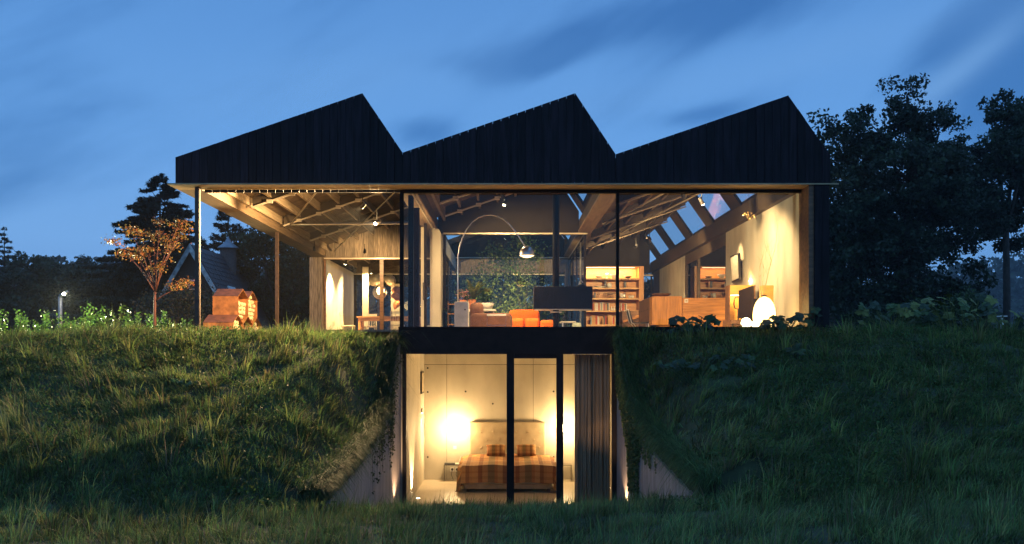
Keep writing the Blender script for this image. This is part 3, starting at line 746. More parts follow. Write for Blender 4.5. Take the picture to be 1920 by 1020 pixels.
# ------------------------------------------------------------------ bedroom things
def cloth_mat(name):
    m = bpy.data.materials.new(name); m.use_nodes = True; n = m.node_tree; b = n.nodes['Principled BSDF']; b.inputs['Roughness'].default_value = .9
    t = N(n, 'ShaderNodeTexCoord'); s = N(n, 'ShaderNodeSeparateXYZ'); n.links.new(t.outputs['UV'], s.inputs[0])
    def stripes(sock, per, ph):
        mu = N(n, 'ShaderNodeMath', operation='MULTIPLY_ADD'); mu.inputs[1].default_value = per; mu.inputs[2].default_value = ph
        n.links.new(sock, mu.inputs[0]); fr = N(n, 'ShaderNodeMath', operation='FRACT'); n.links.new(mu.outputs[0], fr.inputs[0])
        r = N(n, 'ShaderNodeValToRGB'); r.color_ramp.interpolation = 'CONSTANT'; n.links.new(fr.outputs[0], r.inputs[0]); return r
    r1 = stripes(s.outputs[0], 1.45, .2); r2 = stripes(s.outputs[1], 1.5, .3)
    for r, cols in ((r1, ((0, (.40, .205, .075)), (.16, (.22, .085, .03)), (.27, (.38, .20, .075)), (.42, (.20, .13, .055)), (.60, (.34, .15, .05)), (.68, (.42, .23, .085)), (.82, (.20, .09, .035)), (.92, (.34, .175, .065)))),
                    (r2, ((0, (1, 1, 1)), (.25, (.72, .66, .6)), (.38, (1, .95, .9)), (.62, (.85, .7, .55)), (.70, (1, 1, 1)), (.86, (.8, .78, .7))))):
        cr = r.color_ramp
        while len(cr.elements) < len(cols): cr.elements.new(.5)
        for e, (p, c) in zip(cr.elements, cols): e.position = p; e.color = (*c, 1)
    mx = N(n, 'ShaderNodeMixRGB', blend_type='MULTIPLY'); mx.inputs[0].default_value = .85
    n.links.new(r1.outputs[0], mx.inputs[1]); n.links.new(r2.outputs[0], mx.inputs[2]); n.links.new(mx.outputs[0], b.inputs['Base Color'])
    no = N(n, 'ShaderNodeTexNoise'); no.inputs['Scale'].default_value = 90; bp = N(n, 'ShaderNodeBump'); bp.inputs['Strength'].default_value = .3
    n.links.new(no.outputs[0], bp.inputs['Height']); n.links.new(bp.outputs[0], b.inputs['Normal'])
    MATS[name] = m; return m
M_plaid = cloth_mat('plaid_wool')
def grid_cloth(name, m, fn, nu, nv, parent=None, ori=(0, 0, 0), uvs=(1, 1)):
    o0 = ORI[parent] if parent is not None else Vector(ori)
    vs = []; uv = []
    for j in range(nv):
        for i in range(nu):
            u, v = i/(nu-1), j/(nv-1); vs.append(tuple(Vector(fn(u, v))-o0)); uv.append((u*uvs[0], v*uvs[1]))
    fs = [(j*nu+i, j*nu+i+1, (j+1)*nu+i+1, (j+1)*nu+i) for j in range(nv-1) for i in range(nu-1)]
    me = bpy.data.meshes.new(name); me.from_pydata(vs, [], fs); me.materials.append(m)
    ul = me.uv_layers.new(name='UVMap')
    for l in me.loops: ul.data[l.index].uv = uv[l.vertex_index]
    me.polygons.foreach_set('use_smooth', [True]*len(me.polygons))
    o = bpy.data.objects.new(name, me); COL.objects.link(o)
    if parent is not None: o.parent = parent
    else: o.location = o0
    ORI[o] = o0
    s = o.modifiers.new('thickness', 'SOLIDIFY'); s.thickness = .018; s.offset = 1
    return o
bed = thing('bed', (0.02, 3.2, 0), 'low double bed on a pale wooden base, under a plaid throw', 'bed')
B('bed_base', mat('pale_wood', (.5, .36, .2), .6), bed, -.90, .96, 2.42, 4.18, .07, .18, bevel=.01)
for x in (-.86, .86):
    for y in (2.5, 4.1): B('leg', M_oakd, bed, x, x+.06, y, y+.06, 0, .07)
B('mattress', mat('ivory_cotton', (.72, .66, .54), .9, bump=.1), bed, -.94, 1.0, 2.36, 4.18, .18, .50, bevel=.05)
B('headboard', M_head, bed, -.87, .90, 4.36, 4.47, .0, 1.36, bevel=.03)
hd = [o for o in bed.children if o.name.startswith('headboard')][0]
for r, (z, offs) in enumerate(((1.13, 0), (.95, .145), (.77, 0))):
    for k in range(6):
        x = -.59+k*.27+offs
        if x > .82: continue
        MB().tube([(x, 4.362, z), (x, 4.348, z)], [.018, .012], 10).build('button', M_head, hd)
        for a in range(3):
            th = a*2.1+k; 
            MB().tube([(x, 4.359, z), (x+.05*math.cos(th), 4.3565, z+.05*math.sin(th))], .004, 4).build('tuft_fold', M_curt, hd)
def spread(u, v):
    # u across, v from the pillows over the foot
    x = -1.36+2.74*u; yy = 4.2-2.40*v
    W_ = .98; top = .58+.05*math.sin(u*PI)*max(0, 1-v*2.2)
    z = top+.012*math.sin(x*7+v*5)+.01*math.sin(yy*9)
    ax = abs(x-.02)-W_
    if ax > 0:
        dn = ax*1.35; z = top-dn-.02; x = .02+math.copysign(W_+.05+.045*math.sin(yy*8+x)+.06*dn, x-.02)
    if yy < 2.33:
        dn = (2.33-yy)*.68; z = z-dn; yy = 2.31-.02*math.sin(x*9)-.06*dn
    return (x, yy, max(z, .05))
grid_cloth('bedspread', M_plaid, spread, 60, 60, None, (0.02, 3.2, 0), (2.4, 2.6))
bs = bpy.data.objects['bedspread']; props(bs, 'orange and brown plaid wool throw draped over the bed', 'bedspread')
def cushion(name, c, w, d, h, m, tilt, label, cat, group=None, rz_=0):
    vs = []; n = 14; R = Matrix.Rotation(rz_, 3, 'Z')@Matrix.Rotation(tilt, 3, 'X')
    mb = MB()
    for s in (1, -1):
        k = len(mb.v)
        for j in range(n+1):
            for i in range(n+1):
                u = 2*i/n-1; v = 2*j/n-1
                e = max(0, (1-u**4))*max(0, (1-v**4)); pin = 1-.06*(1-u*u)*(abs(v) > .99)-.06*(1-v*v)*(abs(u) > .99)
                mb.v.append(tuple(Vector(c)+R@Vector((u*w/2*pin, v*d/2*pin, s*h/2*e**.5))))
        for j in range(n):
            for i in range(n):
                f = (k+j*(n+1)+i, k+j*(n+1)+i+1, k+(j+1)*(n+1)+i+1, k+(j+1)*(n+1)+i)
                mb.f.append(f if s > 0 else tuple(reversed(f)))
    o = mb.build(name, m, None, smooth=True, ori=c)
    ul = o.data.uv_layers.new(name='UVMap')
    for l in o.data.loops:
        v = o.data.vertices[l.vertex_index].co; ul.data[l.index].uv = (v.x*1.6+.3, v.z*2+v.y+.5)
    return props(o, label, cat, group)
for px, lab in ((930, 'left plaid cushion against the buttoned headboard'), (987, 'right plaid cushion against the buttoned headboard')):
    c = P(px, 843, 3.85); cushion('cushion', (c.x, c.y, .75), .44, .30, .16, M_plaid, math.radians(50), lab, 'cushion', 'plaid cushions on the bed')
for s, lab in ((-1, 'left'), (1, 'right')):
    x0, x1 = (-1.45, -1.03) if s < 0 else (1.04, 1.50)
    t = thing('bedside_table', ((x0+x1)/2, 4.3, 0), 'small clear bedside cube table %s of the bed' % lab, 'bedside table', 'clear bedside tables')
    B('table_top', M_acryl, t, x0, x1, 4.12, 4.46, .37, .39)
    B('side', M_acryl, t, x0, x0+.02, 4.12, 4.46, 0, .369); B('side', M_acryl, t, x1-.02, x1, 4.12, 4.46, 0, .369)
bk = MB().box(-1.44, -1.2, 4.2, 4.36, .392, .42).build('book', mat('book_dark', (.05, .05, .05)), None, ori=(-1.3, 4.3, .392)); props(bk, 'dark book lying on the left bedside table', 'book')
bk = MB().box(-1.19, -1.06, 4.2, 4.36, .392, .41).build('book', M_white, None, ori=(-1.1, 4.3, .392)); props(bk, 'white book lying on the left bedside table', 'book')
ph = MB().prism([(-1.12, .413), (-1.10, .413), (-1.06, .56), (-1.075, .56)], 4.25, 4.29).build('phone', M_white, None, ori=(-1.1, 4.27, .413)); props(ph, 'slim white handset propped on the left bedside table', 'handset')
for px, py, lab in ((848, 880, 'left socket of the double outlet under the left lamp'), (857, 880, 'right socket of the double outlet under the left lamp, plug in it')):
    c = P(px, py, 4.497); t = thing('wall_socket', c, lab, 'socket', 'wall sockets beside the bed')
    B('plate', M_white, t, c.x-.048, c.x+.048, 4.485, 4.496, c.z-.05, c.z+.05)
    MB().tube([(c.x, 4.483, c.z), (c.x, 4.4845, c.z)], .03, 12).build('socket_well', M_dark, t)
    MB().tube([(c.x+.0, 4.475, c.z-.02), (c.x-.02, 4.46, c.z-.12), (c.x+.03, 4.46, c.z-.25), (c.x+.10, 4.46, c.z-.34)], .006, 5).build('cable', M_dark, t)
c = P(853, 839, 4.497); t = thing('light_switch', c, 'white light switch under the left bedroom lamp', 'switch')
B('plate', M_white, t, c.x-.04, c.x+.04, 4.485, 4.496, c.z-.04, c.z+.04); B('rocker', M_white, t, c.x-.028, c.x+.028, 4.48, 4.4845, c.z-.028, c.z+.028)
t = thing('wall_picture', (-1.92, 3.2, 2.3), 'small framed picture on the left bedroom wall', 'picture')
B('frame', M_dark, t, -1.928, -1.90, 3.45, 4.05, 2.05, 2.55); B('print', M_head, t, -1.899, -1.895, 3.49, 4.01, 2.09, 2.51)
# curtain
def cur(u, v):
    x = 1.30+.66*u; ph = u*2*PI*9
    return (x+.018*math.sin(ph*1.9+1), .32+(.04+.022*math.sin(u*13+2))*math.sin(ph+1.2*math.sin(u*21))+.018*math.sin(ph*2.3+v*2+u*9)+.03*v*math.sin(u*9), 2.93-2.86*v)
cu = grid_cloth('curtain', M_curt, cur, 140, 14, None, (1.63, .32, .07)); props(cu, 'heavy grey brown curtain gathered behind the right bedroom pane', 'curtain')
t = MB().box(1.25, 2.0, .29, .35, 2.935, 2.947).build('curtain_rail', M_white, None, ori=(1.6, .32, 2.94)); props(t, 'white ceiling rail carrying the bedroom curtain', 'curtain rail')

# ------------------------------------------------------------------ living room things
FL = 3.442
# arc lamp
b0 = P(866, 590, 2.0)
arc = thing('arc_lamp', (b0.x, 2.0, FL), 'tall chrome arc lamp curving out of a white marble block, dome lit', 'floor lamp')
B('base', M_marble, arc, b0.x-.15, b0.x+.15, 1.9, 2.1, FL, P(0, 566, 2.0).z, bevel=.02)
MB().tube([(b0.x+.07, 1.896, P(0, 581, 2).z), (b0.x+.07, 1.8985, P(0, 581, 2).z)], .016, 10).build('lifting_hole', M_dark, arc)
pts = [P(x, y, 2.0) for x, y in ((858.5, 567), (858.5, 540), (858.5, 510), (859, 480), (862, 462), (867, 446), (875, 430), (885, 417), (897, 408), (908, 404), (920, 403), (932, 405), (944, 411), (955, 421), (965, 433), (973, 444), (980, 455), (984, 461))]
MB().tube(pts, .0125, 8).build('arm', M_chrome, arc, smooth=True)
dc = P(988, 472, 2.0)
prof = [(.155, -.085), (.158, -.06), (.15, .0), (.13, .045), (.095, .085), (.05, .112), (.012, .12)]
MB().lathe(prof, dc, 24).build('lamp_shade', M_chrome, arc, smooth=True)
MB().lathe([(.148, -.078), (.001, -.078)], dc, 24).build('diffuser', emit('shade_glow', (1, .74, .40), 7), arc)
MB().ball(dc+Vector((0, 0, -.085)), .11, 16, .35).build('bulb', emit('arc_glow', (1, .62, .22), 8), arc, smooth=True)
light('lamp_light', 'SPOT', dc+Vector((0, 0, -.14)), 110, WARMW, arc, .12, dc+Vector((0, .1, -2)), 150, .7)
# fireplace
fp = P(1056, 557, 2.0)
t = thing('hanging_fireplace', (fp.x, 2.0, FL), 'black box fireplace held on a round black flue pipe', 'fireplace')
x0 = P(1001, 0, 2.0).x; x1 = P(1111, 0, 2.0).x; z0 = P(0, 579, 2).z; z1 = P(0, 537, 2).z
B('fire_box', M_black, t, x0, x1, 2.0, 2.45, z0, z1, bevel=.006)
B('bottom_plate', M_rod, t, x0+.02, x1-.02, 1.99, 2.44, z0-.02, z0-.003)
px_ = P(1042.5, 0, 2.2).x
MB().tube([(px_, 2.2, z1), (px_, 2.2, 6.62)], .072, 20).build('flue_pipe', M_blacksteel, t, smooth=True)
MB().tube([(px_, 2.2, z0-.02), (px_, 2.2, FL)], .062, 20).build('stand', M_blacksteel, t, smooth=True)
B('ash_shelf', M_rod, t, px_-.12, px_+.12, 2.08, 2.3, z0-.07, z0-.05)
kt = thing('kettle', (P(1090, 0, 2.25).x, 2.25, z1), 'small dark kettle with curled handle on top of the fireplace', 'kettle')
kx = P(1090, 0, 2.25).x
MB().lathe([(.001, 0), (.10, 0), (.11, .02), (.07, .05), (.001, .06)], (kx, 2.25, z1+.002), 16).build('pot', M_dark, kt, smooth=True)
MB().tube([(kx-.05, 2.25, z1+.04), (kx-.04, 2.25, z1+.12), (kx, 2.25, z1+.14), (kx+.03, 2.25, z1+.10)], .008, 6).build('handle', M_chrome, kt)
# sofas
def soft(name, m, parent, x0, x1, y0, y1, z0, z1, bev=.07, ori=None):
    return MB().box(x0, x1, y0, y1, z0, z1).build(name, m, parent, smooth=True, bevel=0, ori=ori) if False else _soft(name, m, parent, x0, x1, y0, y1, z0, z1, bev)
def _soft(name, m, parent, x0, x1, y0, y1, z0, z1, bev):
    n = 8; mb = MB(); cx, cyy, cz = (x0+x1)/2, (y0+y1)/2, (z0+z1)/2; hx, hy, hz = (x1-x0)/2, (y1-y0)/2, (z1-z0)/2
    def face(fx):
        k = len(mb.v)
        for j in range(n+1):
            for i in range(n+1):
                p = fx(2*i/n-1, 2*j/n-1); q_ = []
                L = sum(abs(c)**6 for c in p)**(1/6)
                for c, h in zip(p, (hx, hy, hz)): q_.append(c/max(L, 1e-6)*h)
                mb.v.append((cx+q_[0], cyy+q_[1], cz+q_[2]))
        for j in range(n):
            for i in range(n): mb.f.append((k+j*(n+1)+i, k+j*(n+1)+i+1, k+(j+1)*(n+1)+i+1, k+(j+1)*(n+1)+i))
    face(lambda a, b: (a, b, 1)); face(lambda a, b: (b, a, -1)); face(lambda a, b: (a, -1, b)); face(lambda a, b: (b, 1, a)); face(lambda a, b: (1, a, b)); face(lambda a, b: (-1, b, a))
    return mb.build(name, m, parent, smooth=True)
s = 21/1800
X = lambda px, Y: P(px, 0, Y).x
Z = lambda py, Y: P(0, py, Y).z
t = thing('brown_sofa', (X(920, 3), 3.4, FL), 'brown velvet sofa turned with its back to the window', 'sofa')
_soft('backrest', M_brownv, t, X(881, 3.0), X(961, 3.0), 2.9, 3.25, FL, Z(587, 3.0), .06)
_soft('armrest', M_brownv, t, X(881, 3.3), X(906, 3.3), 3.1, 4.2, FL, Z(567, 3.3), .06)
_soft('seat', M_brownv, t, X(898, 3.5), X(957, 3.5), 3.26, 4.2, FL, FL+.3, .06)
t = thing('orange_sofa', (X(995, 4), 4.4, FL), 'bright orange velvet sofa section with a low footstool end', 'sofa')
_soft('backrest', M_orange, t, X(954, 4.4), X(1012, 4.4), 4.4, 4.75, FL+.1, Z(580, 4.4), .06)
_soft('seat', M_orange, t, X(954, 3.8), X(982.5, 3.8), 3.6, 4.4, FL, Z(596.5, 3.8), .06)
_soft('seat', M_orange, t, X(983, 3.8), X(1012, 3.8), 3.6, 4.4, FL, Z(596.5, 3.8), .06)
_soft('footstool', M_orange, t, X(1012.5, 3.7), X(1040, 3.7), 3.5, 4.4, FL, Z(600, 3.7), .06)
t = thing('side_table', (X(931, 2.5), 2.5, FL), 'clear acrylic side table in front of the brown sofa', 'side table')
xa, xb, zt = X(913, 2.4), X(949, 2.4), Z(589, 2.4)
B('table_top', M_white, t, xa, xb, 2.35, 2.6, zt-.035, zt); B('side', M_acryl, t, xa, xa+.012, 2.35, 2.6, FL, zt-.036); B('side', M_acryl, t, xb-.012, xb, 2.35, 2.6, FL, zt-.036)
B('shelf', M_acryl, t, xa+.013, xb-.013, 2.35, 2.6, Z(611, 2.4), Z(609, 2.4))
# little tables behind the flue
t = thing('coffee_table', (X(1068, 5), 5.0, FL), 'low table with a pale stone slab behind the fireplace stand', 'table')
B('table_top', M_marble, t, X(1050, 5), X(1078, 5), 4.7, 5.3, Z(603, 5)-.03, Z(603, 5))
for xx in (1053, 1073): B('leg', M_chrome, t, X(xx, 5), X(xx, 5)+.03, 4.8, 4.83, FL, Z(603, 5)-.031)
t = thing('stone_block', (X(1080, 4.6), 4.6, FL), 'pale green white cube seat beside the bookshelf', 'pouf')
_soft('block', mat('celadon', (.45, .52, .44), .6), t, X(1073, 4.6), X(1089, 4.6), 4.4, 4.8, FL, Z(605, 4.6), .02)
t = thing('bottle', (X(1057, 5), 5, Z(603, 5)), 'slim glass bottle on the low table', 'bottle')
MB().lathe([(.001, 0), (.03, 0), (.03, .12), (.012, .17), (.012, .22), (.001, .22)], (X(1057.5, 5), 5, Z(603, 5)+.001), 10).build('glass_body', M_acryl, t, smooth=True)
# potted plants by the patio glass
def pot(name, c, r, h, m, label, cat='plant pot', flare=1.25):
    t = thing(name, c, label, cat)
    MB().lathe([(.001, 0), (r, 0), (r*flare, h), (r*flare*.9, h), (r*.85, .06), (.001, .05)], c, 20).build('bowl', m, t, smooth=True)
    return t
pz = Z(580, 5.6)
t = thing('plant_table', (X(905, 5.6), 5.7, FL), 'narrow white console carrying the potted plants', 'console')
B('table_top', M_white, t, X(868, 5.6), X(930, 5.6), 5.5, 5.95, pz-.04, pz); 
for xx in (872, 924): B('leg', M_white, t, X(xx, 5.6), X(xx, 5.6)+.04, 5.6, 5.64, FL, pz-.041)
pot('planter', (X(910, 5.6), 5.7, pz), .15, Z(568, 5.6)-pz, M_white, 'wide white planter bowl behind the brown sofa', flare=1.5)
pot('flower_pot', (X(868, 5.6), 5.65, pz), .07, Z(562, 5.6)-pz, mat('terracotta', (.6, .22, .10), .8), 'small terracotta pot holding pink flowers')
pot('flower_pot', (X(884, 5.6), 5.75, pz), .08, Z(561, 5.6)-pz, MATS['terracotta'], 'larger terracotta pot under the pale fern')
def fronds(c, n, L, cols, label, name, spread_=(.5, .95), leafw=.02, cat='plant'):
    parts = []
    for k in range(n):
        a = RNG.uniform(0, 2*PI); ln = L*RNG.uniform(.7, 1.1); le = RNG.uniform(*spread_); m = 26
        t_ = np.linspace(.12, 1, m); p = np.stack([np.cos(a)*le*ln*t_**1.4, np.sin(a)*le*ln*t_**1.4, ln*(t_*math.sqrt(1-le*le*.6)-.35*le*t_**3)], -1)+np.array(c)
        for s_ in (1, -1):
            parts.append(blades(p, np.full(m, a+s_*1.1)+RNG.normal(0, .15, m), np.full(m, .9), ln*.28*np.sin(t_*PI*.9)**.7+.01, np.full(m, leafw), pick(cols, m, .15), 2))
        parts.append(blades(np.array([c]), np.array([a]), np.array([le]), np.array([ln]), np.array([.008]), pick(cols, 1), 3))
    V, q, t_, C = merge(parts)
    return props(np_mesh(name, V, q, t_, C, M_leaf, ori=tuple(c)), label, cat)
fronds((X(886, 5.6), 5.75, Z(563, 5.6)), 16, .55, [(.32, .34, .12), (.26, .32, .10)], 'pale yellow green fern spilling from its pot', 'fern', (.2, .9), .028)
fronds((X(906, 5.6), 5.7, Z(568, 5.6)), 9, .32, [(.07, .16, .06)], 'dark green fern in the white planter', 'fern', (.4, .95), .03)
n = 260; cc = np.array((X(869, 5.6), 5.65, Z(556, 5.6)+.06))+RNG.normal(0, 1, (n, 3))*np.array((.085, .08, .06))
V, q, _, C = leaf_cloud(cc, RNG.uniform(.03, .05, n), pick([(.45, .20, .18), (.10, .16, .05), (.55, .3, .28)], n))
props(np_mesh('flowering_plant', V, q, None, C, M_leaf, ori=tuple(cc[0])), 'bushy plant with dull pink flowers in the terracotta pot', 'plant')
t = thing('ladder_shelf', (X(845, 6), 5.9, FL), 'small open wooden shelf standing by the concrete pier', 'shelf')
for py in (570, 588, 608): B('shelf_board', M_oak, t, X(840, 5.9), X(858, 5.9), 5.75, 6.05, Z(py, 5.9)-.02, Z(py, 5.9))
for px in (840, 857): B('upright', M_oakd, t, X(px, 5.9), X(px, 5.9)+.02, 5.751, 6.05, FL, Z(566, 5.9))
fronds((X(843, 5.9), 5.85, Z(592, 5.9)+.02), 8, .22, [(.08, .14, .04)], 'small leafy plant on the middle board of the wooden shelf', 'houseplant', (.5, .95), .02)
# patio planting
def shrub(name, c, R, H, n, size, cols, label, cat='shrub', nclump=40, group=None, stems=7, low=.15, m=None, flat=0, bark=None, sig=.16):
    """leafy mass: clumps of leaves on leaning stems"""
    c = np.array(c, float); t = thing(name, tuple(c), label, cat, group)
    cl = []
    for k in range(nclump):
        a = RNG.uniform(0, 2*PI); z = RNG.uniform(low, 1)**.8; r = R*math.sqrt(RNG.uniform(0, 1))*(1-.55*z**3)
        cl.append((r*math.cos(a), r*math.sin(a), z*H))
    cl = np.array(cl)+c; i = RNG.integers(0, nclump, n); sg = sig*min(R, H*.5)*1.2+.02
    pts = cl[i]+RNG.normal(0, 1, (n, 3))*sg
    pts[:, 2] = np.maximum(pts[:, 2], c[2]+.02)
    br = RNG.normal(1, .25, nclump).clip(.4, 1.7)
    V, q, _, C = leaf_cloud(pts, size*RNG.uniform(.6, 1.3, n), np.clip(pick(cols, n, .2)*br[i][:, None], 0, 1), flat=flat)
    np_mesh('crown', V-c, q, None, C, m or M_leaf, parent=t)
    mb = MB()
    for k in range(stems):
        e = cl[k % nclump]; mid = (c+e)/2+RNG.normal(0, .05*R, 3); mid[2] = c[2]+(e[2]-c[2])*.55
        mb.tube([tuple(c+RNG.normal(0, .04, 3)*np.array([1, 1, 0])), tuple(mid), tuple(e)], max(.008, R*.02), 5, r2=max(.003, R*.006))
    mb.build('stems', bark or M_bark, t, smooth=True)
    return t
PC = [(.10, .15, .04), (.07, .12, .035), (.13, .17, .05)]
B('patio_floor', M_deck, house, -1.6, 1.97, 6.345, 12.36, 3.2, 3.42)
shrub('patio_tree', (-.25, 9.0, 3.42), .75, 2.5, 2600, .075, PC, 'tall feathery green shrub growing in the patio, left of the arc lamp shade', group='plants growing in the patio')
shrub('patio_tree', (.45, 8.3, 3.42), .62, 2.9, 2600, .07, PC, 'tallest green shrub in the patio, behind the arc lamp shade', group='plants growing in the patio')
shrub('patio_shrub', (-.9, 10.2, 3.42), .7, 1.7, 1800, .085, [(.06, .10, .06), (.08, .13, .05)], 'dark lower shrub at the left of the patio', group='plants growing in the patio')
shrub('patio_shrub', (1.25, 10.4, 3.42), .6, 1.5, 1500, .085, [(.06, .10, .07), (.07, .12, .05)], 'bluish green shrub at the right of the patio, seen past the flue', group='plants growing in the patio')
t = thing('patio_fill_light', (0, 7.0, 3.42), 'small round uplight added to the patio floor to light the plants', 'floor light')
MB().tube([(0, 7.0, 3.422), (0, 7.0, 3.44)], .05, 14).build('rim', M_dark, t)
light('lamp_light', 'SPOT', (0, 7.0, 3.5), 180, WARMW, t, .03, (.1, 9.2, 5.2), 110, .6)  # added lamp, gives the patio plants their warm light

# bookshelf
YS = 15.5
bkf = thing('bookcase', (X(1150, YS), YS, FL), 'tall open oak bookcase with six boards, full of books and crockery', 'bookcase')
xl, xr = 2.24, X(1204, YS)
top = Z(501, YS)
B('side_panel', M_oakv, bkf, xr-.16, xr, YS-.4, YS+.38, FL, top, )
B('side_panel', M_oakv, bkf, xl-.06, xl, YS-.4, YS+.38, FL, top)
B('top_panel', M_oak, bkf, xl-.0, xr-.161, YS-.4, YS+.38, top-.035, top)
B('back_panel', M_oak, bkf, xl, xr-.161, YS+.34, YS+.379, FL, top-.036)
shz = []
for py in (525, 542.5, 562, 585, 611):
    z = Z(py-2, YS); shz.append(z); B('shelf_board', mat('oak_board_edge', (.62, .36, .13), .45, var=.15, stretch=(.6, 8, 8)), bkf, xl+.001, xr-.162, YS-.34, YS+.339, z-.05, z)
light('shelf_light', 'AREA', (3.5, YS-.25, top-.07), 26, WARMW, bkf, sx=2.0, sy=.08)
bpy.data.objects['shelf_light'].rotation_euler = (math.radians(35), 0, 0)
B('light_strip', emit('shelf_led', (1, .78, .45), 6), bkf, xl+.1, xr-.3, YS-.30, YS-.27, top-.046, top-.0365)
BK = [((.62, .56, .45), 'cream'), ((.45, .07, .04), 'red'), ((.10, .12, .13), 'dark grey'), ((.30, .34, .36), 'grey blue'), ((.55, .30, .12), 'tan'), ((.7, .68, .62), 'white')]
for (c, nme) in BK: mat('book_'+nme.replace(' ', '_'), c, .7, var=.1)
ORD = ('first', 'second', 'third', 'fourth', 'fifth', 'sixth', 'seventh', 'eighth', 'ninth', 'tenth', 'eleventh', 'twelfth', 'thirteenth', 'fourteenth')
BKN = {}
def books(x0, x1, z, hh, row):
    x = x0
    while x < x1:
        w = random.uniform(.028, .055); h = hh*random.uniform(.72, 1.); (c, nme) = random.choice(BK)
        o = MB().box(x, x+w-.003, YS-.28, YS-.10, z+.001, z+h).build('book', MATS['book_'+nme.replace(' ', '_')], None, ori=(x, YS-.2, z), bevel=.002)
        BKN[(nme, row)] = BKN.get((nme, row), 0)+1
        props(o, '%s %s book from the left on the %s board of the oak bookcase' % (ORD[BKN[(nme, row)]-1], nme, row), 'book', 'books on the oak bookcase'); x += w
books(X(1110, YS), X(1140, YS), shz[3], .30, 'fourth'); books(X(1163, YS), X(1174, YS), shz[3], .26, 'fourth')
books(X(1106, YS), X(1122, YS), shz[4], .34, 'lowest'); books(X(1145, YS), X(1160, YS), shz[4], .34, 'lowest'); books(X(1128, YS), X(1134, YS), shz[4], .3, 'lowest')
bx = MB().box(X(1138, YS), X(1146, YS)-.01, YS-.32, YS-.1, shz[4]+.001, shz[4]+.34).build('box_file', MATS['book_tan'], None, ori=(X(1142, YS), YS, shz[4])); props(bx, 'broad tan box standing among the books on the lowest board', 'box file')
def vessel(name, px, k, prof, m, label, cat, group=None, dy=-.2):
    x = X(px, YS+dy); z = shz[k]+.001
    o = MB().lathe(prof, (x, YS+dy, z), 14).build(name, m, None, smooth=True, ori=(x, YS+dy, z)); return props(o, label, cat, group)
bowlp = [(.001, .0), (.05, 0), (.14, .06), (.15, .075), (.13, .07), (.001, .02)]
vessel('bowl', 1123, 0, bowlp, M_white, 'shallow white bowl on the top board of the bookcase, left end', 'bowl')
vessel('bowl', 1152, 0, [(a*1.1, b*1.8) for a, b in bowlp], M_white, 'deeper white bowl on the top board, left of the window post', 'bowl')
vessel('bowl', 1177, 0, bowlp, M_chrome, 'dark metal bowl on the top board, right of the window post', 'bowl')
vessel('goblet', 1138, 0, [(.001, 0), (.05, 0), (.012, .02), (.012, .09), (.045, .13), (.05, .18), (.04, .17), (.001, .10)], M_white, 'small white goblet between the bowls on the top board', 'goblet')
vessel('skull_vase', 1143, 1, [(.001, 0), (.06, 0), (.085, .06), (.08, .12), (.05, .17), (.001, .18)], M_white, 'round white vase on the second board', 'vase')
vessel('canister', 1135, 1, [(.001, 0), (.045, 0), (.045, .26), (.001, .26)], M_zinc, 'grey cylinder canister left of the white vase', 'canister')
vessel('canister', 1172, 1, [(.001, 0), (.045, 0), (.045, .24), (.001, .24)], M_zinc, 'grey cylinder canister right of the window post on the second board', 'canister')
vessel('dish', 1126, 1, [(.001, 0), (.08, 0), (.20, .04), (.20, .05), (.001, .02)], M_white, 'flat white dish at the left of the second board', 'dish')
vessel('canister', 1115, 2, [(.001, 0), (.04, 0), (.04, .2), (.001, .2)], M_zinc, 'grey canister at the left end of the third board', 'canister')
for px in (1122, 1133.5, 1139.5, 1145, 1150):
    vessel('wine_glass', px, 2, [(.001, 0), (.035, 0), (.006, .01), (.006, .08), (.045, .12), (.045, .17), (.035, .2), (.03, .2)], M_acryl, '%s stemmed glass from the left on the third board of the bookcase' % ORD[(1122, 1133.5, 1139.5, 1145, 1150).index(px)], 'glass', 'wine glasses on the third board')
vessel('jug', 1166, 2, [(.001, 0), (.05, 0), (.06, .08), (.05, .17), (.001, .17)], M_white, 'white jug right of the window post on the third board', 'jug')
vessel('coffee_pot', 1171, 2, [(.001, 0), (.055, 0), (.04, .08), (.05, .16), (.01, .2), (.001, .2)], M_chrome, 'metal coffee pot beside the white jug', 'coffee pot')
vessel('cup', 1181, 2, [(.001, 0), (.03, 0), (.05, .07), (.05, .09), (.001, .03)], M_white, 'left small white cup on the third board', 'cup')
vessel('cup', 1186, 2, [(.001, 0), (.03, 0), (.05, .07), (.05, .09), (.001, .03)], M_white, 'right small white cup on the third board', 'cup')
for px in (1142, 1147, 1151.5):
    vessel('tumbler', px, 3, [(.001, 0), (.035, 0), (.03, .08), (.012, .11), (.012, .16), (.001, .16)], M_white, '%s small pale flask from the left beside the books on the fourth board' % ORD[(1142, 1147, 1151.5).index(px)], 'flask', 'pale flasks on the fourth board')
vessel('flask', 1153, 4, [(.001, 0), (.04, 0), (.04, .12), (.015, .17), (.015, .22), (.001, .22)], M_white, 'pale bottle at the right end of the lowest board', 'bottle')

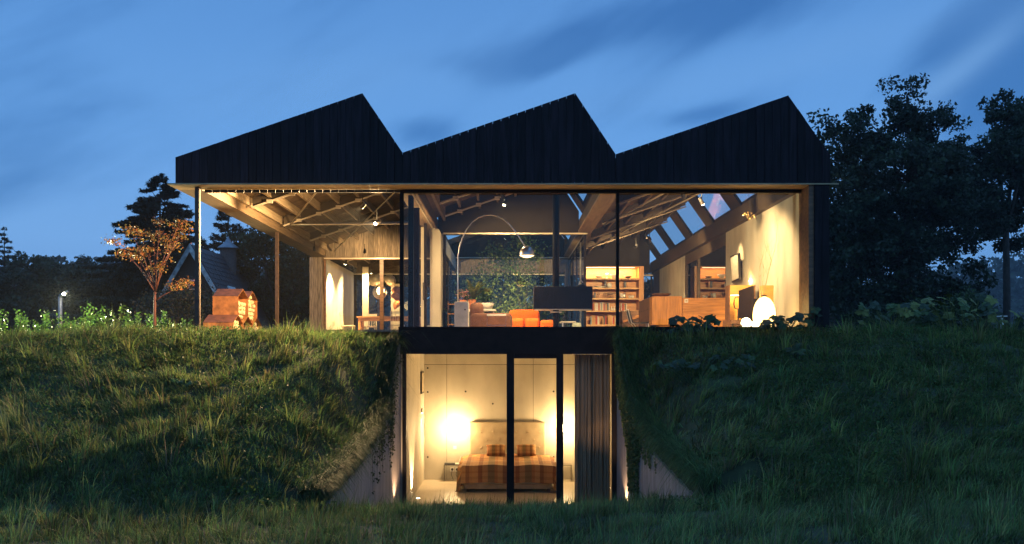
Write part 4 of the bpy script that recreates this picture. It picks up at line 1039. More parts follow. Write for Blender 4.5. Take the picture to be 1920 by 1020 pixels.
# kitchen island and long counter
t = thing('kitchen_island', (X(1290, 6), 7, FL), 'long oak kitchen island with a raised front block', 'kitchen island')
zt = Z(555.5, 6); 
B('front_block', M_oakv, t, X(1223, 6), X(1279, 6), 6.0, 6.5, Z(609, 6), zt, bevel=.004)
B('side_panel', M_oakd, t, X(1223, 6), X(1223, 6)+.03, 6.501, 8.35, FL, zt)
B('back_board', M_oak, t, X(1279.6, 6.02), 5.54, 6.02, 6.08, FL, Z(558.5, 6))
B('counter', M_oak, t, X(1223, 6)+.031, 5.54, 6.501, 8.35, zt-.08, zt-.03)
B('plinth', M_oak, t, X(1236, 6), X(1279, 6), 6.08, 6.5, FL, Z(609.5, 6))
for k in range(2): B('drawer_gap', M_dark, t, X(1223, 6)-.002, X(1223, 6)-.0005, 6.3, 8.3, zt-.3-.32*k, zt-.292-.32*k)
c = P(1287, 564, 6.0)
sk = thing('wall_socket', (c.x, 6.01, c.z), 'white socket on the oak back of the kitchen island', 'socket')
B('plate', M_white, sk, c.x-.045, c.x+.045, 6.005, 6.018, c.z-.045, c.z+.045); B('socket_well', M_head, sk, c.x-.022, c.x+.022, 6.0, 6.0045, c.z-.022, c.z+.022)
c = P(1240, 552, 6.25)
o = MB().lathe([(.001, 0), (.14, 0), (.245, .06), (.25, .075), (.22, .065), (.001, .02)], (c.x, 6.25, zt+.002), 24).build('fruit_bowl', M_oakd, None, smooth=True, ori=(c.x, 6.25, zt)); props(o, 'wide shallow dark wooden bowl on the front block of the island', 'bowl')
# stair box and cantilever chair
t = thing('low_bench', (X(1183, 8.5), 8.6, FL), 'low dark oak bench with a slanting pale board', 'bench')
B('bench_box', M_oakd, t, X(1166, 8.6), X(1199, 8.6), 8.5, 9.3, FL, Z(583, 8.6))
MB().prism([(X(1168, 8.5), Z(601, 8.5)), (X(1199, 8.5), Z(590, 8.5)), (X(1199, 8.5), Z(595, 8.5)), (X(1168, 8.5), Z(605, 8.5))], 8.44, 8.49).build('slanting_board', M_oak, t)
t = thing('cantilever_chair', (X(1180, 6.8), 6.8, FL), 'chrome tube chair with a dark slung back, seen end on', 'chair')
for dy_ in (0, .42):
    pts = [P(1174, 582, 6.6)+Vector((0, dy_, 0)), P(1178, 580, 6.6)+Vector((0, dy_, 0)), P(1180, 590, 6.6)+Vector((0, dy_, 0)), P(1184, 605, 6.6)+Vector((0, dy_, 0)), P(1188, 607, 6.6)+Vector((0, dy_, 0)), P(1192, 613, 6.6)+Vector((0, dy_, 0))]
    MB().tube(pts, .013, 6).build('frame', M_chrome, t, smooth=True)
a = P(1177.5, 582, 6.6); b = P(1184, 604, 6.6)
MB().prism([(a.x, a.z), (a.x+.05, a.z), (b.x+.05, b.z), (b.x, b.z)], 6.61, 7.01).build('backrest', M_dark, t)
B('seat', M_dark, t, b.x, b.x+.45, 6.61, 7.01, b.z-.03, b.z)
for y_ in (6.63, 6.98): MB().tube([(b.x+.43, y_, b.z), (b.x+.45, y_, FL+.01), (b.x, y_, FL+.01)], .013, 6).build('leg', M_chrome, t)

# desk corner on the right
t = thing('low_cabinet', (X(1378, 3.0), 3.2, FL), 'tall plywood cabinet behind the screen with a lit open niche', 'cabinet')
xa, xb = X(1368, 3), X(1413, 3); zt2 = Z(535, 3)
M_ply = mat('yellow_plywood', (.62, .35, .08), .5, var=.12, stretch=(1, 5, 5))
B('back_panel', M_ply, t, xa, xb, 3.26, 3.3, FL, zt2); B('top_panel', M_ply, t, xa, xb, 2.95, 3.259, Z(553, 3), zt2)
B('side_panel', M_oakd, t, xa-.03, xa-.002, 2.95, 3.3, FL, zt2); B('side_panel', M_oakd, t, xb+.002, xb+.03, 2.95, 3.3, FL, zt2)
B('light_strip', emit('niche_led', (1, .8, .45), 12), t, xa+.03, xa+.28, 3.0, 3.03, Z(553, 3)-.014, Z(553, 3)-.002)
light('lamp_light', 'POINT', (xa+.15, 3.05, Z(556, 3)), 3.5, WARM, t, .03)
t = thing('plywood_panel', (X(1443, 2), 2.0, FL), 'upright yellow plywood speaker panel behind the egg lamp', 'speaker')
B('cabinet', M_ply, t, X(1431, 2), X(1455, 2), 2.0, 2.3, FL, Z(535, 2)); B('grille', M_dark, t, X(1413, 2), X(1431, 2)-.005, 2.05, 2.3, FL, Z(560, 2))
t = thing('television', (X(1397, 2), 2.1, FL+.3), 'dark flat television turned aslant on a low stand', 'television')
p0, p1 = P(1385, 545, 2.5), P(1409.5, 536, 1.75)
q0, q1 = P(1385, 596, 2.5), P(1409.5, 603, 1.75)
n_ = Vector((p1.y-p0.y, -(p1.x-p0.x), 0)).normalized()*.05
MB().add([q0, q1, p1, p0, q0-n_, q1-n_, p1-n_, p0-n_], [(0, 1, 2, 3), (7, 6, 5, 4), (0, 4, 5, 1), (1, 5, 6, 2), (2, 6, 7, 3), (3, 7, 4, 0)]).build('screen', mat('screen_glass', (.03, .02, .016), .12, var=.05), t)
B('stand', M_oakd, t, X(1363, 2.3), X(1403, 2.3), 2.25, 2.7, FL, Z(600, 2.3))
t = thing('armchair', (X(1378, 1.6), 1.6, FL), 'chair with a curved black tube arm in front of the lit niche', 'chair')
MB().tube([P(x, y, 1.7) for x, y in ((1386, 557), (1381, 556), (1377, 560), (1376, 571), (1378, 578), (1384, 579), (1384, 600))], .014, 6).build('armrest', M_dark, t, smooth=True)
B('seat', M_oakd, t, X(1372, 1.7), X(1398, 1.7), 1.7, 2.1, FL+.12, FL+.2)
for xx in (1373, 1394): B('leg', M_dark, t, X(xx, 1.7), X(xx, 1.7)+.03, 1.72, 1.75, FL, FL+.119)
# egg lamp
ce = P(1433, 585, .55)
t = thing('egg_lamp', (ce.x, .55, FL), 'large glowing white egg shaped floor lamp behind the leaves', 'lamp')
hh = Z(556, .55)-FL; rr = .215
prof = []
for i in range(17):
    u = i/16; r = rr*math.sin(PI*min(1, .12+.88*u))**.62*(1 if u < .5 else (1-.06*(u-.5)));
    prof.append((max(.001, rr*math.sqrt(max(0, 1-((u-.38)/(.62 if u > .38 else .55))**2))), hh*u))
MB().lathe(prof, (ce.x, .55, FL+.004), 24).build('globe', emit('egg_glow', (1, .62, .20), 7), t, smooth=True)
MB().tube([(ce.x, .55, FL+hh), (ce.x, .55, FL+hh+.03)], .05, 12).build('cap', M_oakd, t)
cg = P(1399, 606, .45)
t = thing('globe_lamp', (cg.x, .45, FL), 'small glowing ball lamp on the floor left of the egg lamp', 'lamp')
MB().ball((cg.x, .45, FL+.10), .10, 18).build('globe', emit('ball_glow', (1, .80, .45), 9), t, smooth=True)
cg2 = P(1416, 606, .42)
t = thing('globe_lamp', (cg2.x, .42, FL), 'smallest glowing ball lamp tucked between the ball and the egg', 'lamp')
MB().ball((cg2.x, .42, FL+.07), .07, 18).build('globe', MATS['ball_glow'], t, smooth=True)
# picture on the side wall
t = thing('wall_picture', (5.5, 5.0, 5.0), 'framed pale drawing leaning out from the right concrete wall under a light', 'picture')
A_ = P(1369, 482, 5.3); B_ = P(1383, 476, 4.55)
def quad(ax, ay, bx, by, Ya, Yb, ztop0, zbot0, ztop1, zbot1): pass
pa, pb = P(1369, 481, 5.35), P(1384, 474, 4.5); pc, pd = P(1386, 524, 4.5), P(1372, 530, 5.35)
nn = Vector((.05, 0, -.01))
MB().add([pa, pb, pc, pd, pa+nn, pb+nn, pc+nn, pd+nn], [(0, 3, 2, 1), (4, 5, 6, 7), (0, 1, 5, 4), (1, 2, 6, 5), (2, 3, 7, 6), (3, 0, 4, 7)]).build('frame', M_dark, t)
ctr = (pa+pb+pc+pd)/4; sh = Vector((-.006, -.002, 0))
MB().add([ctr+(p-ctr)*.88+sh for p in (pa, pb, pc, pd)]+[ctr+(p-ctr)*.88 for p in (pa, pb, pc, pd)], [(0, 3, 2, 1), (4, 5, 6, 7), (0, 1, 5, 4), (1, 2, 6, 5), (2, 3, 7, 6), (3, 0, 4, 7)]).build('print', mat('drawing_paper', (.72, .68, .58), .7, var=.1, scale=12), t)
light('wall_wash_light', 'SPOT', (5.1, 4.6, 5.95), 60, WARMW, t, .03, (5.55, 5.0, 4.8), 60, .8)
t = thing('wall_lamp', (5.45, 3.9, 4.35), 'small wall lamp glowing behind the dry branches', 'wall lamp')
c = P(1408, 527, 3.9); MB().ball(c, .045, 12).build('bulb', emit('small_glow', (1, .8, .45), 20), t, smooth=True)
MB().tube([c+Vector((.03, 0, -.03)), (5.56, 3.9, c.z-.06)], .012, 6).build('bracket', M_dark, t)
light('lamp_light', 'POINT', c+Vector((-.05, -.02, 0)), 7, WARM, t, .04)
# dry branches in a vase
vx = P(1430, 565, 1.6)
t = thing('dry_branches', (vx.x, 1.6, FL), 'tall bare dry branches standing in a dark vase against the concrete wall', 'dried branches')
MB().lathe([(.001, 0), (.06, 0), (.07, .2), (.04, vx.z-FL), (.03, vx.z-FL)], (vx.x, 1.6, FL), 12).build('vase', M_dark, t, smooth=True)
M_twig = mat('dry_twig', (.42, .26, .12), .8)
mb = MB()
def twig(p, d, L, r, lev):
    pts = [p]; cur_ = Vector(p); dd = Vector(d)
    for k in range(5):
        dd = (dd+Vector((random.gauss(0, .10), random.gauss(0, .07), random.gauss(.04, .05)))).normalized(); cur_ = cur_+dd*L/5; pts.append(cur_.copy())
    mb.tube(pts, r, 5, r2=r*.45)
    if lev:
        for k in (3, 4, 5):
            for j in range(1): twig(pts[k], (dd+Vector((random.gauss(0, .45), random.gauss(0, .3), .15))).normalized(), L*.42, r*.5, lev-1)
for dx_ in (-.26, -.12, .0, .12): twig((vx.x, 1.6, vx.z-.02), Vector((dx_, random.uniform(-.1, .1), 1)).normalized(), random.uniform(.85, 1.1), .006, 2)
mb.build('twigs', M_twig, t, smooth=True)
# dried flower sprig on the wall beam
t = thing('gilt_sprig', (4.9, 1.0, 5.6), 'gilded metal flower sprig hanging on a wire near the beam', 'ornament')
mb = MB(); c = P(1404, 410, 1.5)
random.seed(5)
for k in range(7):
    a = -.6+k*.55; e = c+Vector((.13*math.cos(a), random.uniform(-.04, .04), .02+.11*abs(math.sin(a))-.03*(k == 0)))
    mb.tube([c+Vector((0, 0, -.04)), (c+e)/2+Vector((0, 0, .02)), e], .006, 5); mb.ball(e, .020, 8)
mb.build('branches', mat('gilt', (.75, .52, .22), .35, .8), t, smooth=True)
MB().tube([c, c+Vector((0, 0, .55))], .003, 4).build('wire', M_dark, t)
t = thing('roller_blind', (5.42, .1, 5.6), 'pale roller blind cassette in the top right corner of the front window', 'blind')
B('cassette', M_cream, t, X(1497, .2), X(1507, .2), .12, .3, Z(385, .2), 5.95); MB().tube([P(1502, 386, .2), P(1502, 393, .2)], .012, 6).build('pull', M_dark, t)

# ------------------------------------------------------------------ dining room
t = thing('dining_table', (X(700, 14.5), 14.5, FL), 'long orange brown dining table behind the glass', 'dining table')
zt3 = FL+.76
xa, xb = -5.0, -2.9
B('table_top', M_oak, t, xa, xb, 14.0, 14.9, zt3-.04, zt3)
B('apron', M_oak, t, xa+.1, xb-.1, 14.06, 14.1, zt3-.16, zt3-.041)
for xx in (xa+.04, xb-.12):
    for yy in (14.05, 14.78): B('leg', M_oak, t, xx, xx+.08, yy, yy+.08, FL, zt3-.041)
def dchair(x, y, rot, label):
    t = thing('dining_chair', (0, 0, 0), label, 'chair', 'chairs around the dining table')
    m = M_cream
    B('seat', m, t, -.22, .22, -.21, .21, .43, .47, bevel=.008)
    for sx in (-1, 1):
        MB().tube([(sx*.20, .20, 0), (sx*.20, .20, .45), (sx*.19, .25, .88)], .018, 6).build('back_post', m, t)
        MB().tube([(sx*.20, -.19, 0), (sx*.20, -.19, .43)], .018, 6).build('leg', m, t)
    B('top_rail', m, t, -.21, .21, .235, .265, .82, .90)
    for k in range(4): MB().tube([(-.12+.08*k, .21, .47), (-.12+.08*k, .245, .82)], .009, 5).build('spindle', m, t)
    t.location = (x, y, FL); t.rotation_euler = (0, 0, rot); return t
dchair(-5.35, 14.4, math.radians(90), 'pale spindle chair at the left end of the dining table')
dchair(-2.65, 14.5, math.radians(-90), 'pale spindle chair at the right end of the dining table')
dchair(-4.75, 15.3, 0, 'pale spindle chair on the far side, left half of the dining table')
dchair(-3.6, 13.65, PI, 'pale spindle chair on the near side of the dining table')
o = MB().lathe([(.001, 0), (.11, 0), (.13, .12), (.12, .12), (.001, .02)], (-4.25, 14.5, zt3+.001), 16).build('pot', M_dark, None, smooth=True, ori=(-4.25, 14.5, zt3)); props(o, 'black round pot on the dining table', 'pot')
def pendant(px, py, Y, r, tilt, glow, label, m):
    c = P(px, py, Y); t = thing('pendant_lamp', c, label, 'pendant lamp', 'round pendant shades over the dining table')
    R = Matrix.Rotation(tilt[0], 3, 'X')@Matrix.Rotation(tilt[1], 3, 'Y')
    prof = [(r*math.sin(PI/2*i/7), r*math.cos(PI/2*i/7)) for i in range(8)]+[(r*.97, 0)]+[(r*.95*math.sin(PI/2*i/7), r*.95*math.cos(PI/2*i/7)) for i in range(7, -1, -1)]
    prof = [(max(a, .002), b) for a, b in prof]
    MB().lathe(prof, c, 18, rot=R).build('lamp_shade', m, t, smooth=True)
    top = c+R@Vector((0, 0, r)); MB().tube([top, (top.x, top.y, 6.55)], .006, 5).build('cord', M_dark, t)
    if glow:
        MB().ball(c+R@Vector((0, 0, r*.25)), r*glow, 14).build('bulb', emit('pendant_glow', (1, .60, .22), 14), t, smooth=True)
        light('lamp_light', 'POINT', c+R@Vector((0, 0, -.05)), 70 if glow > .6 else 16, WARM, t, r*.5)
    return t
M_shade = mat('grey_shade', (.28, .24, .20), .35, .3); M_shadeo = mat('copper_shade', (.45, .2, .08), .35, .4)
pendant(704, 526, 14.3, .24, (math.radians(60), 0), 0, 'grey dome pendant shade, upper left of the cluster', M_shade)
pendant(712, 548, 13.9, .24, (math.radians(80), math.radians(15)), .82, 'brightly glowing pendant in the middle of the cluster', M_shade)
pendant(730, 527, 14.6, .22, (math.radians(50), math.radians(40)), 0, 'grey pendant shade right of the mullion, top of the cluster', M_shade)
pendant(744, 548, 14.2, .20, (math.radians(40), math.radians(30)), .4, 'small pendant showing a yellow inside', M_shadeo)
pendant(741, 560, 13.8, .19, (math.radians(-15), math.radians(30)), 0, 'dull copper pendant hanging under the yellow one', M_shadeo)
pendant(748, 573, 14.4, .20, (math.radians(20), math.radians(-40)), 0, 'lowest copper pendant of the cluster', M_shadeo)

# ------------------------------------------------------------------ log store
ls = thing('log_store', (-6.45, 4.8, 3.4), 'rusty steel firewood store built of stacked house shaped cells', 'log store')
def hexa(y0, zs, bottom=True, up=.43, w=.84, tip=.2):
    p = [(y0, zs-up), (y0, zs), (y0+w/2, zs+tip), (y0+w, zs), (y0+w, zs-up)]
    return p+([(y0+w/2, zs-up-tip)] if bottom else [])
zs0 = Z(555.5, 4.0); up = .43; tip = .19; w = .84; low_apex = zs0-up
XF, XB = -6.15, -6.74
cells = [(4.0, zs0, True, up), (4.84, zs0, True, up)]
lowz = low_apex-tip
cells += [(3.58, lowz, False, lowz-3.40), (4.42, lowz, False, lowz-3.40), (5.26, lowz, False, lowz-3.40)]
for k, (y0, zs_, bot, u_) in enumerate(cells):
    xb_ = XB if k < 2 else XB-.09
    pl = hexa(y0+.004, zs_, bot, u_, w-.008, tip)
    n_ = len(pl); c0 = Vector((sum(p[0] for p in pl)/n_, sum(p[1] for p in pl)/n_))
    inn = [tuple(c0+(Vector(p)-c0)*.965) for p in pl]
    mb = MB(); vs = [(XF, *p) for p in pl]+[(xb_, *p) for p in pl]+[(XF, *p) for p in inn]+[(xb_+.02, *p) for p in inn]
    fs = []
    for i in range(n_):
        j = (i+1) % n_
        fs += [(i, j, n_+j, n_+i), (2*n_+i, 3*n_+i, 3*n_+j, 2*n_+j), (i, 2*n_+i, 2*n_+j, j)]
    fs += [tuple(range(n_, 2*n_)), tuple(reversed(range(3*n_, 4*n_)))]
    mb.add(vs, fs).build('steel_cell', M_corten, ls)
    # darker roof sheets
    for s_, (pa_, pb_) in enumerate(((pl[1], pl[2]), (pl[2], pl[3]))):
        if k > 1 and s_ == 1: continue
        nrm = Vector((pa_[1]-pb_[1], pb_[0]-pa_[0])).normalized()*.006
        MB().prism([(pa_[0]+nrm[0]*.3, pa_[1]+nrm[1]*.3), (pb_[0]+nrm[0]*.3, pb_[1]+nrm[1]*.3), (pb_[0]+nrm[0]*1.5, pb_[1]+nrm[1]*1.5), (pa_[0]+nrm[0]*1.5, pa_[1]+nrm[1]*1.5)], xb_, XF-.002, 'x').build('roof_sheet', M_corten_d, ls)
    # logs
    if k == 3: continue
    fill = .62 if k == 0 else .93
    zb = min(p[1] for p in pl); zt_ = zs_+tip
    zc = zb+.075
    row = 0
    while zc < zb+(zt_-zb)*fill:
        row += 1; nlog = 0
        yc = y0+.07
        while yc < y0+w-.05:
            yy = yc+random.uniform(-.01, .01); r = random.uniform(.042, .060)
            # inside the cell?
            d1 = abs(yy-(y0+w/2))/(w/2)
            hi = zs_+tip*(1-d1)-r-.03; lo = (zs_-u_-tip*(1-d1)+r+.02) if bot else zs_-u_+r
            if d1 < .86 and lo < zc < hi:
                xf = XF-.02-random.uniform(0, .06); nseg = random.choice((3, 4, 5, 8))
                mb = MB(); ph = random.uniform(0, 6)
                poly = [(yy+r*random.uniform(.8, 1.08)*math.cos(ph+2*PI*j/nseg), zc+r*random.uniform(.8, 1.08)*math.sin(ph+2*PI*j/nseg)) for j in range(nseg)]
                o = mb.prism(poly, xf, xf-.45, 'x').build('log', M_log, None, ori=(xf, yy, zc))
                cn = ('upper front', 'upper rear', 'lower front', '', 'lower rear')[k]
                nlog += 1
                props(o, '%s split log, %s from the front in the %s row of the %s cell' % ('thick' if r > .051 else 'thin', ORD[nlog-1], ORD[row-1], cn), 'log', 'split logs in the rusty firewood store')
            yc += .108
        zc += .098

# ------------------------------------------------------------------ leafy plants on the banks
def bigleaf(name, c, n, R, size, cols, label, H=.25, cat='plant', ang_up=.6):
    """broad lobed leaves on stalks"""
    c = Vector(c); t = thing(name, c, label, cat); cols = np.array(cols)
    for k in range(n):
        a = random.uniform(0, 2*PI); r = R*math.sqrt(random.random()); hgt_ = H*random.uniform(.45, 1.1)
        px_ = c.x+r*math.cos(a); py_ = c.y+r*math.sin(a)*.6
        base = Vector((c.x+.4*r*math.cos(a), c.y+.3*r*math.sin(a), float(hgt(c.x+.4*r*math.cos(a), c.y+.3*r*math.sin(a)))))
        tip_ = Vector((px_, py_, max(c.z, float(hgt(px_, py_)))+hgt_))
        mb = MB(); s_ = size*random.uniform(.7, 1.2)
        nrm = Vector((random.gauss(0, .5), -.55+random.gauss(0, .35), ang_up+random.uniform(0, .7))).normalized()
        ax = nrm.orthogonal().normalized(); ay = nrm.cross(ax); ph = random.uniform(0, 6)
        vs = [tuple(tip_)]; m_ = 15
        for j in range(m_):
            th = 2*PI*j/m_; rr_ = s_*(.5+.5*abs(math.cos(th*2.5)))*(1 if j else .3)
            v = tip_+(ax*math.cos(th+ph)+ay*math.sin(th+ph))*rr_-nrm*(.18*rr_*abs(math.sin(th*2.5+1)))-Vector((0, 0, .12*s_))
            vs.append(tuple(v))
        mb.add(vs, [(0, 1+j, 1+(j+1) % m_) for j in range(m_)])
        o = mb.build('leaf', random.choice(cols_m[name]), t)
        MB().tube([tuple(base), tuple((base+tip_)/2+Vector((0, 0, .03))), tuple(tip_)], .006, 4).build('stalk', cols_m[name][0], t)
    return t
def lm(nm, c): return mat(nm, c, .6, spec=.2, var=.2, scale=14, bump=.15)
cols_m = {'broad_leaf_plant': [lm('leaf_mid', (.05, .085, .03)), lm('leaf_dark', (.028, .05, .026)), lm('leaf_blue', (.035, .055, .035))],
          'coltsfoot': [lm('leaf_light', (.09, .14, .04)), lm('leaf_mid2', (.06, .10, .03))],
          'butterbur': [lm('leaf_yellow', (.15, .17, .045)), lm('leaf_mid2', (.06, .10, .03)), lm('leaf_dark', (.028, .05, .026))]}
def gp(px, py, Y): c = P(px, py, Y); return (c.x, Y, float(hgt(c.x, Y)))
random.seed(21)
bigleaf('broad_leaf_plant', gp(1300, 610, -.75), 34, .42, .115, [0], 'broad lobed leaves rising above the bank below the kitchen island', .32)
bigleaf('broad_leaf_plant', gp(1462, 610, -.6), 26, .40, .105, [0], 'broad dark leaves silhouetted before the egg lamp', .34)
bigleaf('broad_leaf_plant', gp(1522, 608, -.55), 9, .18, .10, [0], 'lone tuft of broad leaves at the right end of the window wall', .42)
bigleaf('broad_leaf_plant', gp(1320, 700, -2.7), 60, .85, .07, [0], 'patch of dark broad leaves half way up the right bank', .16)
bigleaf('broad_leaf_plant', gp(1490, 660, -2.2), 10, .35, .075, [0], 'few dark broad leaves in the grass below the egg lamp', .13)
bigleaf('butterbur', gp(1680, 610, -.4), 26, .62, .13, [0], 'yellow green broad leaves along the crest of the right bank', .5)
bigleaf('butterbur', gp(1800, 610, -.2), 30, .75, .12, [0], 'green broad leaves heaped at the far right crest', .7)
bigleaf('butterbur', gp(1890, 620, -.6), 20, .6, .11, [0], 'dull green broad leaves near the right edge of the bank', .45)
bigleaf('coltsfoot', gp(345, 745, -3.6), 9, .22, .06, [0], 'cluster of fresh green leaves low on the left bank', .10)
DK = [(.035, .06, .024), (.05, .075, .03), (.028, .05, .022)]
def gz(x, y): return float(hgt(x, y))
shrub('bank_shrub', (8.1, .9, gz(8.1, .9)), .75, .62, 2400, .06, [(.07, .10, .03), (.05, .085, .03)], 'weedy mound of stems and leaves on the crest of the right bank', nclump=30)  # leaf colours lightened to suggest warm lamp light on the mounds
shrub('bank_shrub', (8.9, .6, gz(8.9, .6)), .55, .75, 2000, .06, [(.06, .09, .03), (.04, .07, .03)], 'tallest weedy mound right of the broad leaves', nclump=26)
shrub('bank_shrub', (7.2, 1.2, gz(7.2, 1.2)), .55, .48, 1500, .055, DK, 'low weeds between the house and the right crest', nclump=22)
# ivy on the right wing wall
t = thing('ivy', (2.2, -2.2, 1.5), 'ivy trailing in ropes down the inside of the right wing wall', 'ivy')
pts = []; mb = MB()
tops = lambda yy: float(np.interp(-yy, [-.5, .35, .9, 1.5, 2.5, 3.6, 4.6, 6.2, 8], EDZ))+.12
for k in range(210):
    y = -random.choice((random.uniform(.12, 1.2), random.uniform(.12, .9), random.uniform(.5, 3.8), random.uniform(1.3, 2.5))); x = 2.06+.045*min(-y, 6)-.012
    L = random.uniform(.2, 1.0)*(1.7 if -2.4 < y < -1.2 else 1.15 if y > -1.2 else .7); z = tops(y)
    L = min(L, z-.25); m_ = int(L/.016); ln = []
    yy = y
    for j in range(m_):
        yy += random.gauss(0, .005); zz = z-j*.016; ln.append((x-.008, yy, zz))
        if random.random() < .9: pts.append((x-random.uniform(.0, .07)*(1-j/m_)-.01, yy+random.gauss(0, .022), zz+random.gauss(0, .01)))
    if len(ln) > 3: mb.tube(ln[::4]+[ln[-1]], .003, 4)
pts = np.array(pts); 
V, q, _, C = leaf_cloud(pts, RNG.uniform(.035, .062, len(pts)), pick([(.11, .15, .04), (.08, .12, .036), (.15, .16, .05)], len(pts), .25), asp=.8)
V = V-np.array((2.2, -2.2, 1.5)); np_mesh('leaves', V, q, None, C, M_leaf, parent=t); mb.build('vines', M_bark, t)
t = thing('ivy', (-2.1, -1.5, 1.6), 'thin ivy strands hanging down the left wing wall', 'ivy')
pts = []; mb = MB()
for k in range(34):
    y = -random.uniform(.1, 3.4); x = -1.98-.045*min(-y, 6)+.012; z = tops(y)-.12
    L = min(random.uniform(.25, .9)*(1.6 if k < 9 else 1), z-.2); m_ = int(L/.02); ln = []; yy = y if k > 8 else -1.2+random.gauss(0, .08)
    z = tops(yy)-.12; x = -1.98-.045*min(-yy, 6)+.012
    for j in range(m_):
        yy += random.gauss(0, .006); zz = z-j*.02; ln.append((x+.008, yy, zz))
        if random.random() < .75: pts.append((x+random.uniform(0, .05), yy+random.gauss(0, .02), zz))
    if len(ln) > 3: mb.tube(ln[::4]+[ln[-1]], .003, 4)
pts = np.array(pts)
V, q, _, C = leaf_cloud(pts, RNG.uniform(.03, .055, len(pts)), pick([(.08, .09, .03), (.06, .08, .028)], len(pts), .25), asp=.8)
V = V-np.array((-2.1, -1.5, 1.6)); np_mesh('leaves', V, q, None, C, M_leaf, parent=t); mb.build('vines', M_bark, t)

# ------------------------------------------------------------------ left garden
def maple():
    base = Vector((X(291, 4.6), 4.6, 3.25)); base.z = gz(base.x, 4.6)
    t = thing('maple_tree', base, 'small Japanese maple with reddish stems and rust coloured leaves beside the terrace', 'tree')
    Yb = 4.6
    fork = P(291, 548, Yb)
    mb = MB(); mb.tube([base-Vector((0, 0, .1)), P(290, 585, Yb), fork], .040, 8, r2=.03)
    tips = [(238, 476), (258, 480), (278, 466), (322, 462), (336, 440), (243, 430), (262, 436), (300, 416), (338, 416), (290, 442), (294, 502), (350, 530), (334, 536), (212, 452), (346, 428)]
    lf = []
    for k, (x, y) in enumerate(tips):
        yy = Yb+random.uniform(-.5, .5); e = P(x, y, yy)
        low = y > 520
        st = fork if not low else P(291, 565, Yb)
        midp = st.lerp(e, .5)+Vector(((e.x-st.x)*(-.10), random.gauss(0, .05), (.0 if not low else -.03)))
        mb.tube([st, st.lerp(midp, .5)+Vector((0, 0, .02)), midp, e], .016, 6, r2=.005)
        for j in range(3):
            a = midp.lerp(e, random.uniform(.2, .9)); b = a+Vector((random.gauss(0, .16), random.gauss(0, .14), random.uniform(.02, .2)))
            mb.tube([a, b], .005, 4, r2=.002); lf.append((b, .05, 10))
        lf.append((e, .098, 105))
    mb.build('trunk', M_mbark, t, smooth=True)
    P_, = [[]]
    pts = np.concatenate([np.array(c)+RNG.normal(0, 1, (n_, 3))*np.array((s_*1.25, s_, s_*.55)) for c, s_, n_ in lf])
    V, q, _, C = leaf_cloud(pts, RNG.uniform(.045, .08, len(pts)), pick([(.32, .12, .03), (.25, .085, .026), (.25, .15, .035), (.14, .11, .03)], len(pts), .25), flat=.3)
    V = V-np.array(base); np_mesh('crown', V, q, None, C, M_leaf, parent=t)
maple()
# garden post lamp
t = thing('garden_lamp', (X(114, 7), 7, gz(X(114, 7), 7)), 'grey garden post lamp with a bright white head above the hedge', 'garden lamp')
gx_ = X(113, 7); zt4 = Z(556, 7)
MB().tube([(gx_, 7, gz(gx_, 7)-.05), (gx_, 7, zt4)], .05, 12).build('post', M_zinc, t, smooth=True)
MB().tube([(gx_, 7, zt4), (gx_+.12, 6.95, zt4+.07), (gx_+.24, 6.9, zt4+.12)], [.05, .05, .035], 10).build('lamp_head', M_zinc, t, smooth=True)
MB().ball((gx_+.16, 6.86, zt4+.06), .04, 12).build('bulb', emit('garden_glow', (1, .93, .72), 40), t, smooth=True)
light('lamp_light', 'SPOT', (gx_+.24, 6.74, zt4+.03), 900, (1, .95, .55), t, .06, (gx_+1.2, 4.6, 3.2), 160, .5)
HG = [(.07, .15, .03), (.055, .12, .028), (.09, .17, .035)]
labs = ['bright green upright stems at the far left edge', 'green leafy hedge plant left of the garden lamp', 'leafy plant just in front of the garden lamp post', 'tall leafy plant right of the garden lamp',
        'bushy hedge plant between lamp and maple', 'hedge plant nearest the maple on its left', 'dark leafy plant behind the maple trunk', 'low leafy plant between maple and corner column', 'leafy plant at the foot of the corner column']
for k, (px, Y, H) in enumerate(((15, 4.2, .62), (55, 4.6, .58), (110, 3.9, .5), (158, 4.6, .62), (190, 5.2, .70), (232, 4.8, .62), (272, 6.0, .5), (318, 6.2, .55), (352, 6.6, .45))):
    x = X(px, Y); c = np.array((x, Y, gz(x, Y)+.02)); t = thing('hedge_plant', tuple(c), labs[k], 'hedge plant', 'leafy plants along the garden edge')
    parts = []; mb = MB()
    for j in range(24):
        a = random.uniform(0, 2*PI); r = .45*math.sqrt(random.random()); b = c+np.array((r*math.cos(a), r*math.sin(a), 0)); h_ = H*random.choice((.45, .6, .8, 1.0, 1.3))*random.uniform(.85, 1.1)
        ln_ = np.array((random.gauss(0, .1), random.gauss(0, .1), h_)); m_ = 26
        mb.tube([tuple(b-c+np.array((0, 0, 0))+np.array(ORI[t])), tuple(b+ln_*.5), tuple(b+ln_)], .006, 4, r2=.002)
        tt = np.linspace(.15, 1, m_); p = b+ln_*tt[:, None]
        an = np.arange(m_)*2.4
        parts.append(leaf_cloud(p+np.stack([np.cos(an), np.sin(an), np.zeros(m_)], -1)*.045, RNG.uniform(.06, .10, m_), pick(HG, m_, .2), flat=.2, asp=.6))
    V, q, _, C = merge(parts); np_mesh('leaves', V-c, q, None, C, M_leaf, parent=t); mb.build('stems', M_bark, t)
